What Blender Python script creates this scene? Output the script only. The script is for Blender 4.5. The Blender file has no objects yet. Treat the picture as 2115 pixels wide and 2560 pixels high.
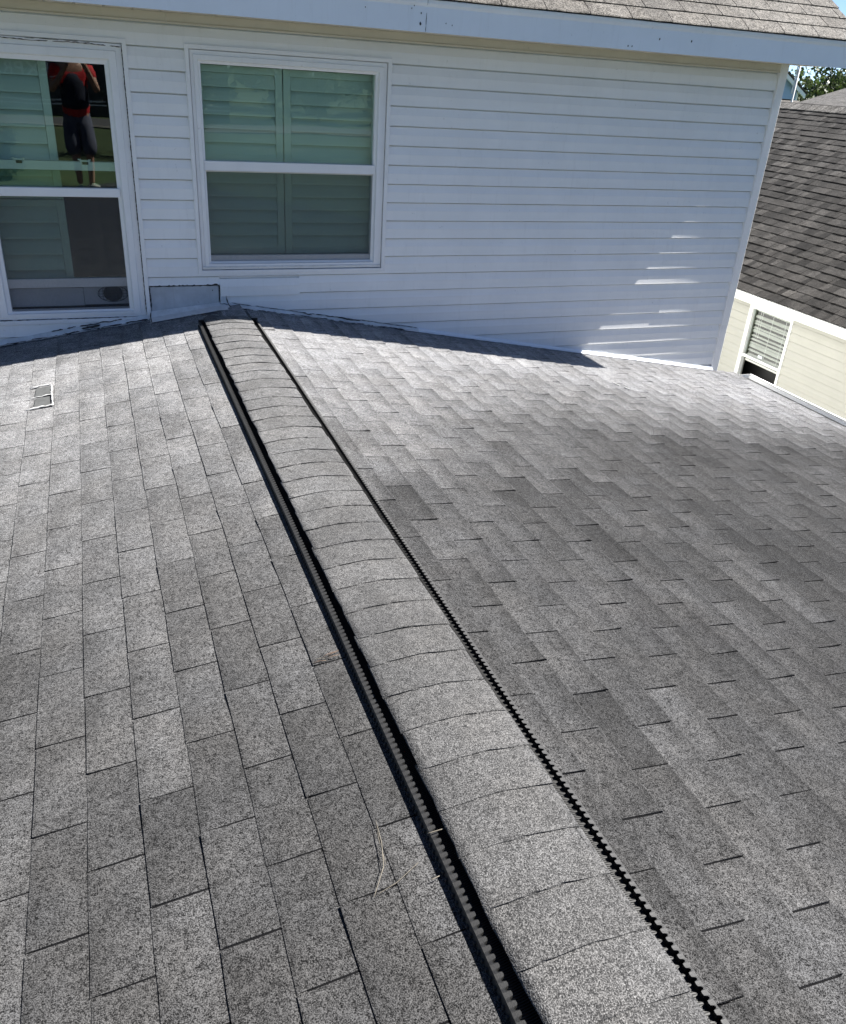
import bpy, math, random
from mathutils import Vector, Matrix, noise
random.seed(7)
D = bpy.data
SC = bpy.context.scene
COL = SC.collection
rad = math.radians

# ------------------------------------------------------------------ camera, sky, sun, exposure
CAM = Vector((-0.7543, -5.7426, 1.5054))
YAW, PITCH, ROLL = 0.3863, 0.4894, 0.0698
FWD = Vector((math.sin(YAW)*math.cos(PITCH), math.cos(YAW)*math.cos(PITCH), -math.sin(PITCH)))
_r0 = Vector((math.cos(YAW), -math.sin(YAW), 0)); _u0 = _r0.cross(FWD)
RGT = _r0*math.cos(ROLL) + _u0*math.sin(ROLL)
UPV = -_r0*math.sin(ROLL) + _u0*math.cos(ROLL)
cam = D.objects.new('camera', D.cameras.new('camera')); COL.objects.link(cam)
cam.matrix_world = Matrix(((RGT.x, UPV.x, -FWD.x, CAM.x), (RGT.y, UPV.y, -FWD.y, CAM.y), (RGT.z, UPV.z, -FWD.z, CAM.z), (0, 0, 0, 1)))
cam.data.sensor_fit = 'HORIZONTAL'; cam.data.sensor_width = 36
cam.data.lens = 36*2071.16/2115
cam.data.clip_start = 0.01; cam.data.clip_end = 2000
SC.camera = cam

SUN = Vector((0.738, -0.0105, 1.0)).normalized()
w = D.worlds.new('World'); SC.world = w; w.use_nodes = True
nt = w.node_tree; bg = nt.nodes['Background']
sky = nt.nodes.new('ShaderNodeTexSky'); sky.sky_type = 'NISHITA'; sky.sun_disc = False
sky.sun_elevation = math.asin(SUN.z); sky.sun_rotation = math.atan2(SUN.x, SUN.y)
sky.air_density = 0.36; sky.dust_density = 0.1; sky.ozone_density = 2.6
nt.links.new(sky.outputs[0], bg.inputs[0]); bg.inputs[1].default_value = 0.05
sl = D.lights.new('sun', 'SUN'); sl.energy = 5.0; sl.angle = rad(0.53); sl.color = (1.0, 0.968, 0.925)
so = D.objects.new('sun', sl); COL.objects.link(so); so.location = (20, 0, 30)
so.rotation_euler = SUN.to_track_quat('Z', 'Y').to_euler()
vs = SC.view_settings
vs.view_transform = 'Standard'; vs.look = 'None'; vs.gamma = 1.0; vs.use_curve_mapping = False
vs.exposure = 2.1

# ------------------------------------------------------------------ numbers measured from the place (metres)
IN = 0.0254
AL, AR = rad(8.65), rad(9.33)            # pitch of the two slopes of the low roof
EXPO, TAB = 5*IN, 12*IN
SID, SZ = 0.1202, 1.5288                 # siding exposure, height of one lap line
GROUND = -3.5
ROOF_S, ROOF_E = -6.62, 0.0              # low roof from south edge to the wall
EAVE_R, EAVE_L = 4.62, -4.4

# ------------------------------------------------------------------ mesh helpers
class MB:
    def __init__(s): s.v = []; s.f = []; s.mi = []; s.att = []
    def face(s, idx, m=0): s.f.append(tuple(idx)); s.mi.append(m)
    def pts(s, L): n = len(s.v); s.v.extend(tuple(p) for p in L); return n
    def quad(s, a, b, c, d, m=0): n = s.pts((a, b, c, d)); s.face((n, n+1, n+2, n+3), m)
    def box(s, x0, x1, y0, y1, z0, z1, m=0):
        n = s.pts([(x0, y0, z0), (x1, y0, z0), (x1, y1, z0), (x0, y1, z0), (x0, y0, z1), (x1, y0, z1), (x1, y1, z1), (x0, y1, z1)])
        for q in ((0, 3, 2, 1), (4, 5, 6, 7), (0, 1, 5, 4), (1, 2, 6, 5), (2, 3, 7, 6), (3, 0, 4, 7)): s.face([n+i for i in q], m)
    def prism(s, prof, fn, a, b, m=0, cap=True):   # closed profile extruded between parameters a and b; fn(p, t) -> xyz
        k = len(prof); n = s.pts([fn(p, a) for p in prof] + [fn(p, b) for p in prof])
        for i in range(k): j = (i+1) % k; s.face((n+i, n+j, n+k+j, n+k+i), m)
        if cap: s.face([n+i for i in range(k)][::-1], m); s.face([n+k+i for i in range(k)], m)
    def tube(s, P, R, seg=8, m=0, cap=True):
        P = [Vector(p) for p in P]; rings = []
        if not hasattr(R, '__len__'): R = [R]*len(P)
        for i, p in enumerate(P):
            d = (P[min(i+1, len(P)-1)] - P[max(i-1, 0)]).normalized()
            a = d.cross(Vector((0, 0, 1))); a = d.cross(Vector((0, 1, 0))) if a.length < 1e-3 else a
            a.normalize(); b = d.cross(a)
            rings.append(s.pts([p + (a*math.cos(t*2*math.pi/seg) + b*math.sin(t*2*math.pi/seg))*R[i] for t in range(seg)]))
        for i in range(len(P)-1):
            for t in range(seg):
                u = (t+1) % seg; s.face((rings[i]+t, rings[i]+u, rings[i+1]+u, rings[i+1]+t), m)
        if cap: s.face([rings[0]+t for t in range(seg)][::-1], m); s.face([rings[-1]+t for t in range(seg)], m)
    def mesh(s, name, mats, smooth=False):
        me = D.meshes.new(name); me.from_pydata(s.v, [], s.f)
        for m in (mats if isinstance(mats, (list, tuple)) else [mats]): me.materials.append(m)
        if any(s.mi): me.polygons.foreach_set('material_index', s.mi)
        if smooth: me.polygons.foreach_set('use_smooth', [True]*len(s.f))
        me.update(); return me
    def build(s, name, mats, parent=None, smooth=False, bevel=0, fix=True):
        me = s.mesh(name, mats, smooth)
        if fix:
            import bmesh
            bm = bmesh.new(); bm.from_mesh(me); bmesh.ops.recalc_face_normals(bm, faces=bm.faces); bm.to_mesh(me); bm.free()
        o = link(name, me, parent)
        if bevel:
            b = o.modifiers.new('bevel', 'BEVEL'); b.width = bevel; b.segments = 2; b.limit_method = 'ANGLE'; b.angle_limit = rad(40)
        return o
def link(name, data, parent=None):
    o = D.objects.new(name, data); COL.objects.link(o); o.parent = parent; return o
def tag(o, label=None, cat=None, group=None, kind=None):
    if label: o['label'] = label
    if cat: o['category'] = cat
    if group: o['group'] = group
    if kind: o['kind'] = kind
    return o
def empty(name, loc=(0, 0, 0)):
    o = D.objects.new(name, None); COL.objects.link(o); o.empty_display_size = 0.2; return o   # kept at the origin: parts carry world coordinates

# ------------------------------------------------------------------ material helpers
def mat(name):
    m = D.materials.new(name); m.use_nodes = True; t = m.node_tree
    return m, t, t.nodes['Principled BSDF']
def N(t, typ, **kw):
    n = t.nodes.new(typ)
    for k, v in kw.items():
        if k in n.inputs.keys(): n.inputs[k].default_value = v
        else: setattr(n, k, v)
    return n
def mathn(t, op, a, b=None, clamp=False):
    n = t.nodes.new('ShaderNodeMath'); n.operation = op; n.use_clamp = clamp
    for i, x in enumerate((a, b)):
        if x is None: continue
        if hasattr(x, 'is_output'): t.links.new(x, n.inputs[i])
        else: n.inputs[i].default_value = x
    return n.outputs[0]
def ramp(t, src, stops):
    n = t.nodes.new('ShaderNodeValToRGB'); e = n.color_ramp.elements
    while len(e) < len(stops): e.new(0.5)
    for i, (p, c) in enumerate(stops):
        e[i].position = p; e[i].color = (c, c, c, 1) if not hasattr(c, '__len__') else (*c, 1)
    t.links.new(src, n.inputs[0]); return n.outputs[0]
def maprange(t, src, a, b, c, d):
    n = t.nodes.new('ShaderNodeMapRange')
    for i, x in enumerate((a, b, c, d)): n.inputs[i+1].default_value = x
    t.links.new(src, n.inputs[0]); return n.outputs[0]
def mixc(t, fac, a, b, blend='MIX'):
    n = t.nodes.new('ShaderNodeMix'); n.data_type = 'RGBA'; n.blend_type = blend
    for s, x in ((n.inputs[0], fac), (n.inputs[6], a), (n.inputs[7], b)):
        if hasattr(x, 'is_output'): t.links.new(x, s)
        else: s.default_value = x if not hasattr(x, '__len__') else ((*x, 1) if len(x) == 3 else x)
    return n.outputs[2]
def pos(t): return t.nodes.new('ShaderNodeNewGeometry').outputs['Position']
def noi(t, scale, detail=3, rough=0.6, vec=None):
    n = N(t, 'ShaderNodeTexNoise', Scale=scale, Detail=detail, Roughness=rough)
    t.links.new(vec if vec is not None else pos(t), n.inputs['Vector']); return n.outputs['Fac']
def bump(t, p, h, strength, dist):
    b = N(t, 'ShaderNodeBump', Strength=strength, Distance=dist); t.links.new(h, b.inputs['Height']); t.links.new(b.outputs[0], p.inputs['Normal'])

def plain(name, col, rough=0.5, var=0.06, vscale=6, bmp=0.0, bscale=200, metal=0, spec=0.5, dirt=0.0):
    m, t, p = mat(name)
    f = noi(t, vscale, 4)
    k = maprange(t, f, 0.3, 0.7, 1-var, 1+var)
    c = mixc(t, 1.0, col, k, 'MULTIPLY')
    if dirt:
        mp = t.nodes.new('ShaderNodeMapping'); mp.inputs['Scale'].default_value = (30, 30, 2.5); t.links.new(pos(t), mp.inputs[0])
        d = maprange(t, noi(t, 1.0, 5, 0.7, mp.outputs[0]), 0.55, 0.8, 0, dirt)
        c = mixc(t, d, c, (0.22, 0.2, 0.16))
        s = maprange(t, noi(t, 35, 2), 0.72, 0.78, 0, dirt*2)
        c = mixc(t, s, c, (0.12, 0.11, 0.1))
    t.links.new(c, p.inputs['Base Color']); p.inputs['Roughness'].default_value = rough; p.inputs['Metallic'].default_value = metal
    p.inputs['Specular IOR Level'].default_value = spec
    if bmp: bump(t, p, noi(t, bscale, 4), bmp, 0.004)
    return m

def shingle_mat(name, lo, hi, gran=330, contrast=1.0, tint=None, sheen=0.35, streak=False, spec=0.12):
    """granule-coated asphalt: the tone of each piece comes from object colour times the mesh's own tone attribute"""
    m, t, p = mat(name)
    oi = t.nodes.new('ShaderNodeObjectInfo')
    at = N(t, 'ShaderNodeAttribute', attribute_name='tone')
    sp = t.nodes.new('ShaderNodeSeparateColor'); t.links.new(oi.outputs['Color'], sp.inputs[0])
    tone = mathn(t, 'MULTIPLY', sp.outputs[0], at.outputs['Fac'])
    P = pos(t)
    g1 = noi(t, gran, 1, 0.6, P); g2 = noi(t, gran*0.36, 2, 0.7, P)
    g3 = noi(t, gran*0.13, 2, 0.7, P)
    g = mathn(t, 'ADD', mathn(t, 'MULTIPLY', g1, 0.54), mathn(t, 'ADD', mathn(t, 'MULTIPLY', g2, 0.29), mathn(t, 'MULTIPLY', g3, 0.17)))
    c = ramp(t, g, [(0.5-0.16*contrast, lo), (0.5, [(a+b)/2*0.92 for a, b in zip(lo, hi)]), (0.5+0.15*contrast, hi)])
    big = maprange(t, noi(t, 2.3, 4, 0.6, P), 0.3, 0.7, 0.76, 1.27)
    blo = maprange(t, noi(t, 9, 3, 0.65, P), 0.3, 0.7, 0.82, 1.2)
    tone = mathn(t, 'MULTIPLY', tone, mathn(t, 'MULTIPLY', big, blo))
    c = mixc(t, 1.0, c, tone, 'MULTIPLY')
    warm = maprange(t, noi(t, 5, 2, 0.5, P), 0.35, 0.7, 0, 0.5)
    c = mixc(t, warm, c, mixc(t, 1.0, c, tint or (1.05, 1.0, 0.93), 'MULTIPLY'))
    if streak:
        mp = t.nodes.new('ShaderNodeMapping'); mp.inputs['Scale'].default_value = (1.6, 26, 1.6); t.links.new(P, mp.inputs[0])
        s = maprange(t, noi(t, 1.0, 3, 0.6, mp.outputs[0]), 0.3, 0.7, 0.68, 1.34)
        c = mixc(t, 1.0, c, s, 'MULTIPLY')
    t.links.new(c, p.inputs['Base Color']); t.links.new(maprange(t, g1, 0.52, 0.66, 0.9, 0.5), p.inputs['Roughness'])
    p.inputs['Specular IOR Level'].default_value = spec
    sw = mathn(t, 'MULTIPLY', mathn(t, 'MULTIPLY', tone, sheen), maprange(t, g, 0.40, 0.60, 0.35, 1.75), True)
    t.links.new(sw, p.inputs['Sheen Weight'])
    p.inputs['Sheen Roughness'].default_value = 0.46; p.inputs['Sheen Tint'].default_value = (1, 1, 1, 1)
    bump(t, p, g, 0.9, 0.006)
    return m

M = {}
M['shingle'] = shingle_mat('grey_granule_shingle', (0.0005, 0.0005, 0.0006), (0.055, 0.055, 0.056), gran=350, contrast=0.62, sheen=0.12)
M['cap'] = shingle_mat('ridge_cap_granules', (0.0005, 0.0005, 0.0006), (0.060, 0.0595, 0.0595), gran=310, contrast=0.58, sheen=0.10, spec=0.5)
M['upper'] = shingle_mat('upper_roof_granules', (0.006, 0.0055, 0.005), (0.115, 0.106, 0.094), gran=190, contrast=0.65, sheen=0.12)
M['brown'] = shingle_mat('brown_laminate_shingle', (0.0045, 0.0042, 0.0039), (0.027, 0.0245, 0.022), gran=120, sheen=0.05)
M['far_roof'] = shingle_mat('far_grey_shingle', (0.02, 0.019, 0.0175), (0.075, 0.07, 0.064), gran=40, sheen=0.1)
M['slot'] = plain('cutout_dirt_and_gutter_dark', (0.004, 0.004, 0.0044), 0.95, 0.3, 60, spec=0.05)
M['felt'] = plain('roofing_felt', (0.03, 0.03, 0.033), 0.95)
M['siding'] = plain('light_vinyl_siding', (0.82, 0.82, 0.80), 0.42, 0.035, 3, 0.05, 400, dirt=0.10)
M['siding_post'] = plain('white_vinyl_post', (0.76, 0.76, 0.75), 0.38, 0.03, 4, dirt=0.08)
M['trim'] = plain('white_vinyl_trim', (0.80, 0.80, 0.79), 0.35, 0.03, 5, dirt=0.10)
M['soffit'] = plain('beige_vinyl_soffit', (0.62, 0.57, 0.48), 0.5, 0.05, 5, dirt=0.2)
M['frieze'] = plain('beige_vinyl_frieze', (0.64, 0.60, 0.52), 0.5, 0.04, 4, dirt=0.12)
M['fascia'] = plain('white_coil_fascia', (0.80, 0.83, 0.87), 0.32, 0.03, 3, dirt=0.10)
M['metal'] = plain('weathered_white_flashing', (0.60, 0.62, 0.63), 0.42, 0.14, 14, 0.15, 60, dirt=0.35)
M['gutter'] = plain('white_gutter', (0.78, 0.78, 0.76), 0.35, 0.05, 8, dirt=0.2)
M['board'] = plain('weathered_painted_board', (0.46, 0.48, 0.50), 0.7, 0.14, 9, 0.2, 90, dirt=0.3)
M['seal'] = plain('old_black_sealant', (0.030, 0.027, 0.024), 0.7, 0.4, 40, 0.5, 120)
M['caulk'] = plain('white_caulk', (0.36, 0.36, 0.355), 0.6, 0.15, 60, 0.4, 150)
M['bare'] = plain('bare_grey_patch', (0.05, 0.052, 0.052), 0.75, 0.25, 40, 0.2, 300)
M['plastic'] = plain('black_vent_plastic', (0.008, 0.008, 0.008), 0.55, 0.2, 30)
M['fin'] = plain('dull_vent_fin', (0.010, 0.010, 0.010), 0.7, 0.2, 30, spec=0.2)
M['baffle'] = plain('sun_faded_vent_plastic', (0.0135, 0.0133, 0.013), 0.6, 0.22, 30, 0.2, 300)
M['shutter'] = plain('white_shutter_paint', (0.80, 0.81, 0.79), 0.4, 0.02, 4)
M['room'] = plain('dim_room_paint', (0.10, 0.105, 0.11), 0.8, 0.1, 2)
M['sillplastic'] = plain('grey_sill_panel', (0.42, 0.44, 0.46), 0.5, 0.06, 8)
M['wire'] = plain('black_wire', (0.01, 0.01, 0.01), 0.5)
M['nb_siding'] = plain('cream_vinyl_siding', (0.44, 0.43, 0.385), 0.45, 0.03, 3, dirt=0.06)
M['nb_trim'] = plain('cream_white_trim', (0.88, 0.88, 0.86), 0.4, 0.02, 3)
M['blind'] = plain('pale_grey_blind', (0.66, 0.66, 0.62), 0.5, 0.04, 5)
M['blue_siding'] = plain('pale_blue_siding', (0.36, 0.48, 0.66), 0.6, 0.04, 3)
M['pole'] = plain('galvanised_pole', (0.62, 0.62, 0.60), 0.45, 0.1, 6)
M['needle'] = plain('dry_straw', (0.11, 0.097, 0.075), 0.7, 0.2, 60)
M['needle_brown'] = plain('brown_pine_litter', (0.075, 0.045, 0.028), 0.8, 0.3, 60)
M['bark'] = plain('tree_bark', (0.10, 0.075, 0.055), 0.9, 0.3, 12, 0.6, 20)
M['asphalt'] = plain('road_asphalt', (0.055, 0.055, 0.058), 0.9, 0.15, 2, 0.3, 80)
M['concrete'] = plain('pale_concrete', (0.10, 0.095, 0.085), 0.85, 0.12, 3)
M['dark_wall'] = plain('charcoal_cladding', (0.045, 0.048, 0.052), 0.6, 0.15, 1.5)
M['sign'] = plain('navy_sign_board', (0.012, 0.016, 0.05), 0.4, 0.1, 3)
M['letter'] = plain('white_sign_letter', (0.72, 0.73, 0.76), 0.5, 0.05, 3)
M['skin'] = plain('skin', (0.42, 0.24, 0.17), 0.5, 0.08, 12)
M['red'] = plain('red_jersey', (0.55, 0.02, 0.025), 0.75, 0.15, 14)
M['navy'] = plain('navy_jersey', (0.010, 0.013, 0.032), 0.8, 0.2, 14)
M['shorts'] = plain('slate_shorts', (0.11, 0.115, 0.16), 0.85, 0.15, 18)
M['shoe'] = plain('pale_trainers', (0.45, 0.46, 0.40), 0.7, 0.2, 30)
M['phone'] = plain('black_phone', (0.01, 0.01, 0.012), 0.2)
M['hair'] = plain('dark_hair', (0.02, 0.015, 0.012), 0.7, 0.3, 60)
M['label'] = plain('paper_label', (0.72, 0.78, 0.82), 0.6)

def leaf_mat(name, a, b):
    m, t, p = mat(name)
    gi = t.nodes.new('ShaderNodeNewGeometry')
    c = mixc(t, gi.outputs['Random Per Island'], a, b)
    k = maprange(t, noi(t, 0.9, 3), 0.3, 0.7, 0.65, 1.3)
    c = mixc(t, 1.0, c, k, 'MULTIPLY')
    t.links.new(c, p.inputs['Base Color']); p.inputs['Roughness'].default_value = 0.55
    tr = t.nodes.new('ShaderNodeBsdfTranslucent'); t.links.new(c, tr.inputs[0])
    mx = t.nodes.new('ShaderNodeMixShader'); mx.inputs[0].default_value = 0.3
    t.links.new(p.outputs[0], mx.inputs[1]); t.links.new(tr.outputs[0], mx.inputs[2])
    t.links.new(mx.outputs[0], t.nodes['Material Output'].inputs[0]); return m
M['leaf'] = leaf_mat('broadleaf_foliage', (0.022, 0.042, 0.011), (0.065, 0.09, 0.024))
M['leaf2'] = leaf_mat('dark_foliage', (0.010, 0.024, 0.008), (0.030, 0.05, 0.016))
def grass_mat():
    m, t, p = mat('lawn_grass')
    c = ramp(t, noi(t, 0.35, 8, 0.7), [(0.3, (0.014, 0.028, 0.007)), (0.55, (0.032, 0.054, 0.013)), (0.75, (0.075, 0.08, 0.03))])
    t.links.new(c, p.inputs['Base Color']); p.inputs['Roughness'].default_value = 0.9
    bump(t, p, noi(t, 25, 5), 0.8, 0.05); return m
M['grass'] = grass_mat()

def glass_mat(name, tint, ior=1.75):
    m, t, p = mat(name); t.nodes.remove(p)
    tr = t.nodes.new('ShaderNodeBsdfTransparent'); tr.inputs[0].default_value = (*tint, 1)
    gl = t.nodes.new('ShaderNodeBsdfGlossy'); gl.inputs['Roughness'].default_value = 0.0; gl.inputs[0].default_value = (1, 1, 1, 1)
    ge = t.nodes.new('ShaderNodeNewGeometry'); dt = t.nodes.new('ShaderNodeVectorMath'); dt.operation = 'DOT_PRODUCT'
    t.links.new(ge.outputs['Normal'], dt.inputs[0]); t.links.new(ge.outputs['Incoming'], dt.inputs[1])
    k5 = mathn(t, 'POWER', mathn(t, 'SUBTRACT', 1.0, mathn(t, 'ABSOLUTE', dt.outputs['Value'])), 5.0)
    f0 = ((ior-1)/(ior+1))**2; refl = mathn(t, 'ADD', mathn(t, 'MULTIPLY', k5, 1-f0), f0)
    b = N(t, 'ShaderNodeBump', Strength=0.03, Distance=0.02)
    t.links.new(noi(t, 2.2, 1), b.inputs['Height']); t.links.new(b.outputs[0], gl.inputs['Normal'])
    mx = t.nodes.new('ShaderNodeMixShader')
    t.links.new(refl, mx.inputs[0]); t.links.new(tr.outputs[0], mx.inputs[1]); t.links.new(gl.outputs[0], mx.inputs[2])
    t.links.new(mx.outputs[0], t.nodes['Material Output'].inputs[0]); return m
M['glass'] = glass_mat('green_tinted_double_glazing', (0.775, 0.86, 0.815), 1.55)
M['nb_glass'] = glass_mat('clear_window_glass', (0.93, 0.95, 0.94), 1.45)
def screen_mat():
    m, t, p = mat('insect_screen_mesh')
    p.inputs['Base Color'].default_value = (0.06, 0.065, 0.07, 1); p.inputs['Roughness'].default_value = 0.6
    tr = t.nodes.new('ShaderNodeBsdfTransparent'); mx = t.nodes.new('ShaderNodeMixShader')
    mp = t.nodes.new('ShaderNodeMapping'); mp.inputs['Scale'].default_value = (40, 1, 6); t.links.new(pos(t), mp.inputs[0])
    f = maprange(t, noi(t, 8, 3, 0.6, mp.outputs[0]), 0.3, 0.7, 0.34, 0.44)
    t.links.new(f, mx.inputs[0]); t.links.new(p.outputs[0], mx.inputs[2]); t.links.new(tr.outputs[0], mx.inputs[1])
    mx.inputs[0].default_value = 0.5
    t.links.new(mx.outputs[0], t.nodes['Material Output'].inputs[0]); return m
M['screen'] = screen_mat()

# ------------------------------------------------------------------ ground
mb = MB(); mb.quad((-400, -400, GROUND), (400, -400, GROUND), (400, 400, GROUND), (-400, 400, GROUND))
tag(mb.build('ground', M['grass']), kind='structure')
mb = MB(); mb.box(-120, 120, -71.5, -64.5, GROUND+0.004, GROUND+0.012)
tag(mb.build('road', M['asphalt']), kind='structure')
mb = MB(); mb.box(-120, 120, -63.2, -61.8, GROUND+0.004, GROUND+0.10)
tag(mb.build('pavement', M['concrete'], bevel=0.02), kind='structure')

# ------------------------------------------------------------------ the house
house = tag(empty('house'), 'grey shingled house with light vinyl siding, two white windows and a black ridge vent', 'house')

def slope_frame(side):
    a, s = (AL, -1) if side == 'L' else (AR, 1)
    X = Vector((s*math.cos(a), 0, -math.sin(a))); Z = Vector((s*math.sin(a), 0, math.cos(a))); Y = Z.cross(X)
    return X, Y, Z
def frame_matrix(X, Y, Z, o):
    return Matrix(((X.x, Y.x, Z.x, o.x), (X.y, Y.y, Z.y, o.y), (X.z, Y.z, Z.z, o.z), (0, 0, 0, 1)))

# deck under the shingles
mb = MB()
zr = lambda x: -x*math.tan(AR) if x > 0 else x*math.tan(AL)
prof = [(EAVE_L+0.02, zr(EAVE_L)-0.02), (0, -0.012), (EAVE_R-0.02, zr(EAVE_R)-0.017), (EAVE_R-0.02, zr(EAVE_R)-0.13), (0, -0.15), (EAVE_L+0.02, zr(EAVE_L)-0.13)]
mb.prism(prof, lambda p, t: (p[0], t, p[1]), ROOF_S+0.01, ROOF_E-0.002)
low_roof = mb.build('lower_roof', M['felt'], house)
tag(low_roof, 'low grey three-tab shingle roof running up to the siding')

HEAD = 0.04                                            # part of a tab tucked under the course above
def tab_mesh(i, w, L=EXPO, slot=0.006, mats=None, droop=0.0, lift=None, gap=True, thick=0.005):
    """one tab: local x down the slope (butt at 0), y along the course, z out of the roof"""
    r = random.Random(i*31+5)
    h = (lift or 0.0085) + r.uniform(-0.0006, 0.0018); th = thick
    j = lambda s: r.uniform(-s, s)
    ys = [slot/2, w*0.34, w*0.67, w-slot/2]
    xs = [-(L+HEAD), -L*0.5, -0.0065, 0.0]
    m = MB(); top = []; bot = []
    jx = [j(0.0018) for _ in ys]; jl = [abs(j(0.0012)) for _ in ys]; jl[r.choice((0, 3))] += r.choice((0, 0, 0.0015, 0.0035))
    for a, x in enumerate(xs):
        for b, y in enumerate(ys):
            e = a >= 2
            zz = [0.0006, 0.0006+(h-0.0006)*0.66, h, h-0.0012][a] + (jl[b] if e else 0) - (droop*(0.75 if a == 2 else 1) if e else 0)
            xx = x + (jx[b] if e else 0); yy = y + (j(0.0009) if b in (0, 3) else 0)
            top.append((xx, yy, zz)); bot.append((xx, yy, zz - th + (0.0012 if a == 3 else 0)))
    n = m.pts(top); k = m.pts(bot)
    for a in range(3):
        for b in range(3): m.face((n+a*4+b, n+a*4+4+b, n+a*4+5+b, n+a*4+1+b))
    for b in range(3): m.face((n+12+b, k+12+b, k+13+b, n+13+b))
    for a in range(3):
        m.face((n+a*4, k+a*4, k+a*4+4, n+a*4+4)); m.face((n+a*4+3, n+a*4+7, k+a*4+7, k+a*4+3))
    if gap:                                            # grime lying in the cut-out beside the tab
        q = m.pts([(-L-0.004, w-slot/2-0.001, 0.0014), (-0.003, w-slot/2-0.001, h-th), (-0.003, w+slot/2+0.001, h-th), (-L-0.004, w+slot/2+0.001, 0.0014)])
        m.face((q, q+1, q+2, q+3), 1)
    return m
def with_tone(me, val=1.0, per_face=None, per_vert=None):
    if per_vert:
        a = me.attributes.new('tone', 'FLOAT', 'POINT'); a.data.foreach_set('value', per_vert); return me
    a = me.attributes.new('tone', 'FLOAT', 'FACE'); a.data.foreach_set('value', per_face if per_face else [val]*len(me.polygons)); return me
def tab_tone(i, amt=0.36):
    # weathered blend across one tab: head pale, butt edge darker, corners uneven
    r = random.Random(i*13+1); k = r.uniform(0.3, 1.0)*amt
    t = [1.05+r.uniform(-.03, .03) for _ in range(4)] + [1.0+r.uniform(-.06, .06) for _ in range(4)] + [1.0-k+r.uniform(-.08, .05) for _ in range(4)]
    t += [(1.0-k*0.5 if amt < 0.32 else 1.18+r.uniform(-.2, .2)) for _ in range(4)]   # the worn butt edge
    return t+t+[1.0]*4

def proj_size(P, area):
    d = Vector(P)-CAM; z = d.dot(FWD)
    if z < 0.2: return 0
    u = d.dot(RGT)/z*2071/2115; v = d.dot(UPV)/z*2071/2560
    if abs(u) > 0.56 or abs(v) > 0.55: return 0
    return area*abs(d.normalized().dot(Vector((0, 0, 1))))/(z*z)

def nz(p, s, o=0): return noise.noise(Vector((p[0]*s+o, p[1]*s+o*1.7, o)))
rt = random.Random(11)
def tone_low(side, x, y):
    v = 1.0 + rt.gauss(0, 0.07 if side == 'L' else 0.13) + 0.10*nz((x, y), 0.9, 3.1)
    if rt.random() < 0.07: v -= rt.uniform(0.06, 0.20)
    if side == 'R':                                    # light growing towards the wall painted into the tone; darker bundles and old algae staining
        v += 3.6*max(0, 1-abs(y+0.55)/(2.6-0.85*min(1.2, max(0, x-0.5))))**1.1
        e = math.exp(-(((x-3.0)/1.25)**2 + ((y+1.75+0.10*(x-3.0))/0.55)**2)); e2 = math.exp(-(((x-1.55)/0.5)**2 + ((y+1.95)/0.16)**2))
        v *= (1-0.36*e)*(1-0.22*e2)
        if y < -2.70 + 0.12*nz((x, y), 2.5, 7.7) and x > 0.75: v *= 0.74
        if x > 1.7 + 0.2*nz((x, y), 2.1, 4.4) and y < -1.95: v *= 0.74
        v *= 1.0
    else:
        v += 2.0*max(0, 1-abs(y+0.5)/3.6)**1.2  # left slope: brighter light towards the wall, painted in as paler tone
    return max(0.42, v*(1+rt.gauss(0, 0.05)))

VAR = 10
TTS = {'L': [tab_tone(i, 0.26) for i in range(VAR)], 'R': [tab_tone(i+40, 0.36) for i in range(VAR)]}
TABS = {'L': [with_tone(tab_mesh(i, TAB, slot=0.0048, lift=0.0052, thick=0.0036).mesh('shingle', [M['shingle'], M['slot']]), per_vert=TTS['L'][i]) for i in range(VAR)],
        'R': [with_tone(tab_mesh(i, TAB, slot=0.0056, lift=0.0095, thick=0.0062).mesh('shingle', [M['shingle'], M['slot']]), per_vert=TTS['R'][i]) for i in range(VAR)]}
cand = []
for side, u_ref, par_phase in (('L', 1.068, (-4.477, -4.629)), ('R', 0.263, (-4.780, -4.627))):
    X, Y, Z = slope_frame(side)
    n_lo = -9 if side == 'R' else -40
    umax = (EAVE_R if side == 'R' else -EAVE_L)/math.cos(AR if side == 'R' else AL)
    for b in range(-45, 46):
        u = u_ref + EXPO*b                             # butt line of this course
        if u < 0.04 or u > umax + 0.02: continue
        ph = par_phase[b % 2]
        if side == 'L':                                # course with butt index b (from the measured boundary 0)
            k = -b; ph = -4.629 if (k+1) % 2 == 0 else -4.477
        jy = random.Random(b*7+(3 if side == 'L' else 0)).uniform(-0.006, 0.006)
        for t in range(-30, 30):
            y0 = ph + jy + TAB*t; y1 = y0 + TAB
            if y1 <= ROOF_S+0.02 or y0 >= ROOF_E - 0.02: continue
            cut = (max(y0, ROOF_S), min(y1, ROOF_E-0.004))
            o = X*u
            P = Vector((o.x, (cut[0]+cut[1])/2, o.z)) - X*EXPO*0.5
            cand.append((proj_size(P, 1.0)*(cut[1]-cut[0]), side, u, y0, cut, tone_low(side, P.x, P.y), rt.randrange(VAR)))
cand.sort(key=lambda c: -c[0])
LOWN = 252
def put_tab(side, u, y0, tone, var, mbs=None, cut=None):
    X, Y, Z = slope_frame(side)
    yb = y0 if Y.y > 0 else y0 + TAB
    return frame_matrix(X, Y, Z, X*u + Vector((0, yb, 0)) + Z*0.0)
rest = MB(); rest_t = []
nshown = 0
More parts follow.
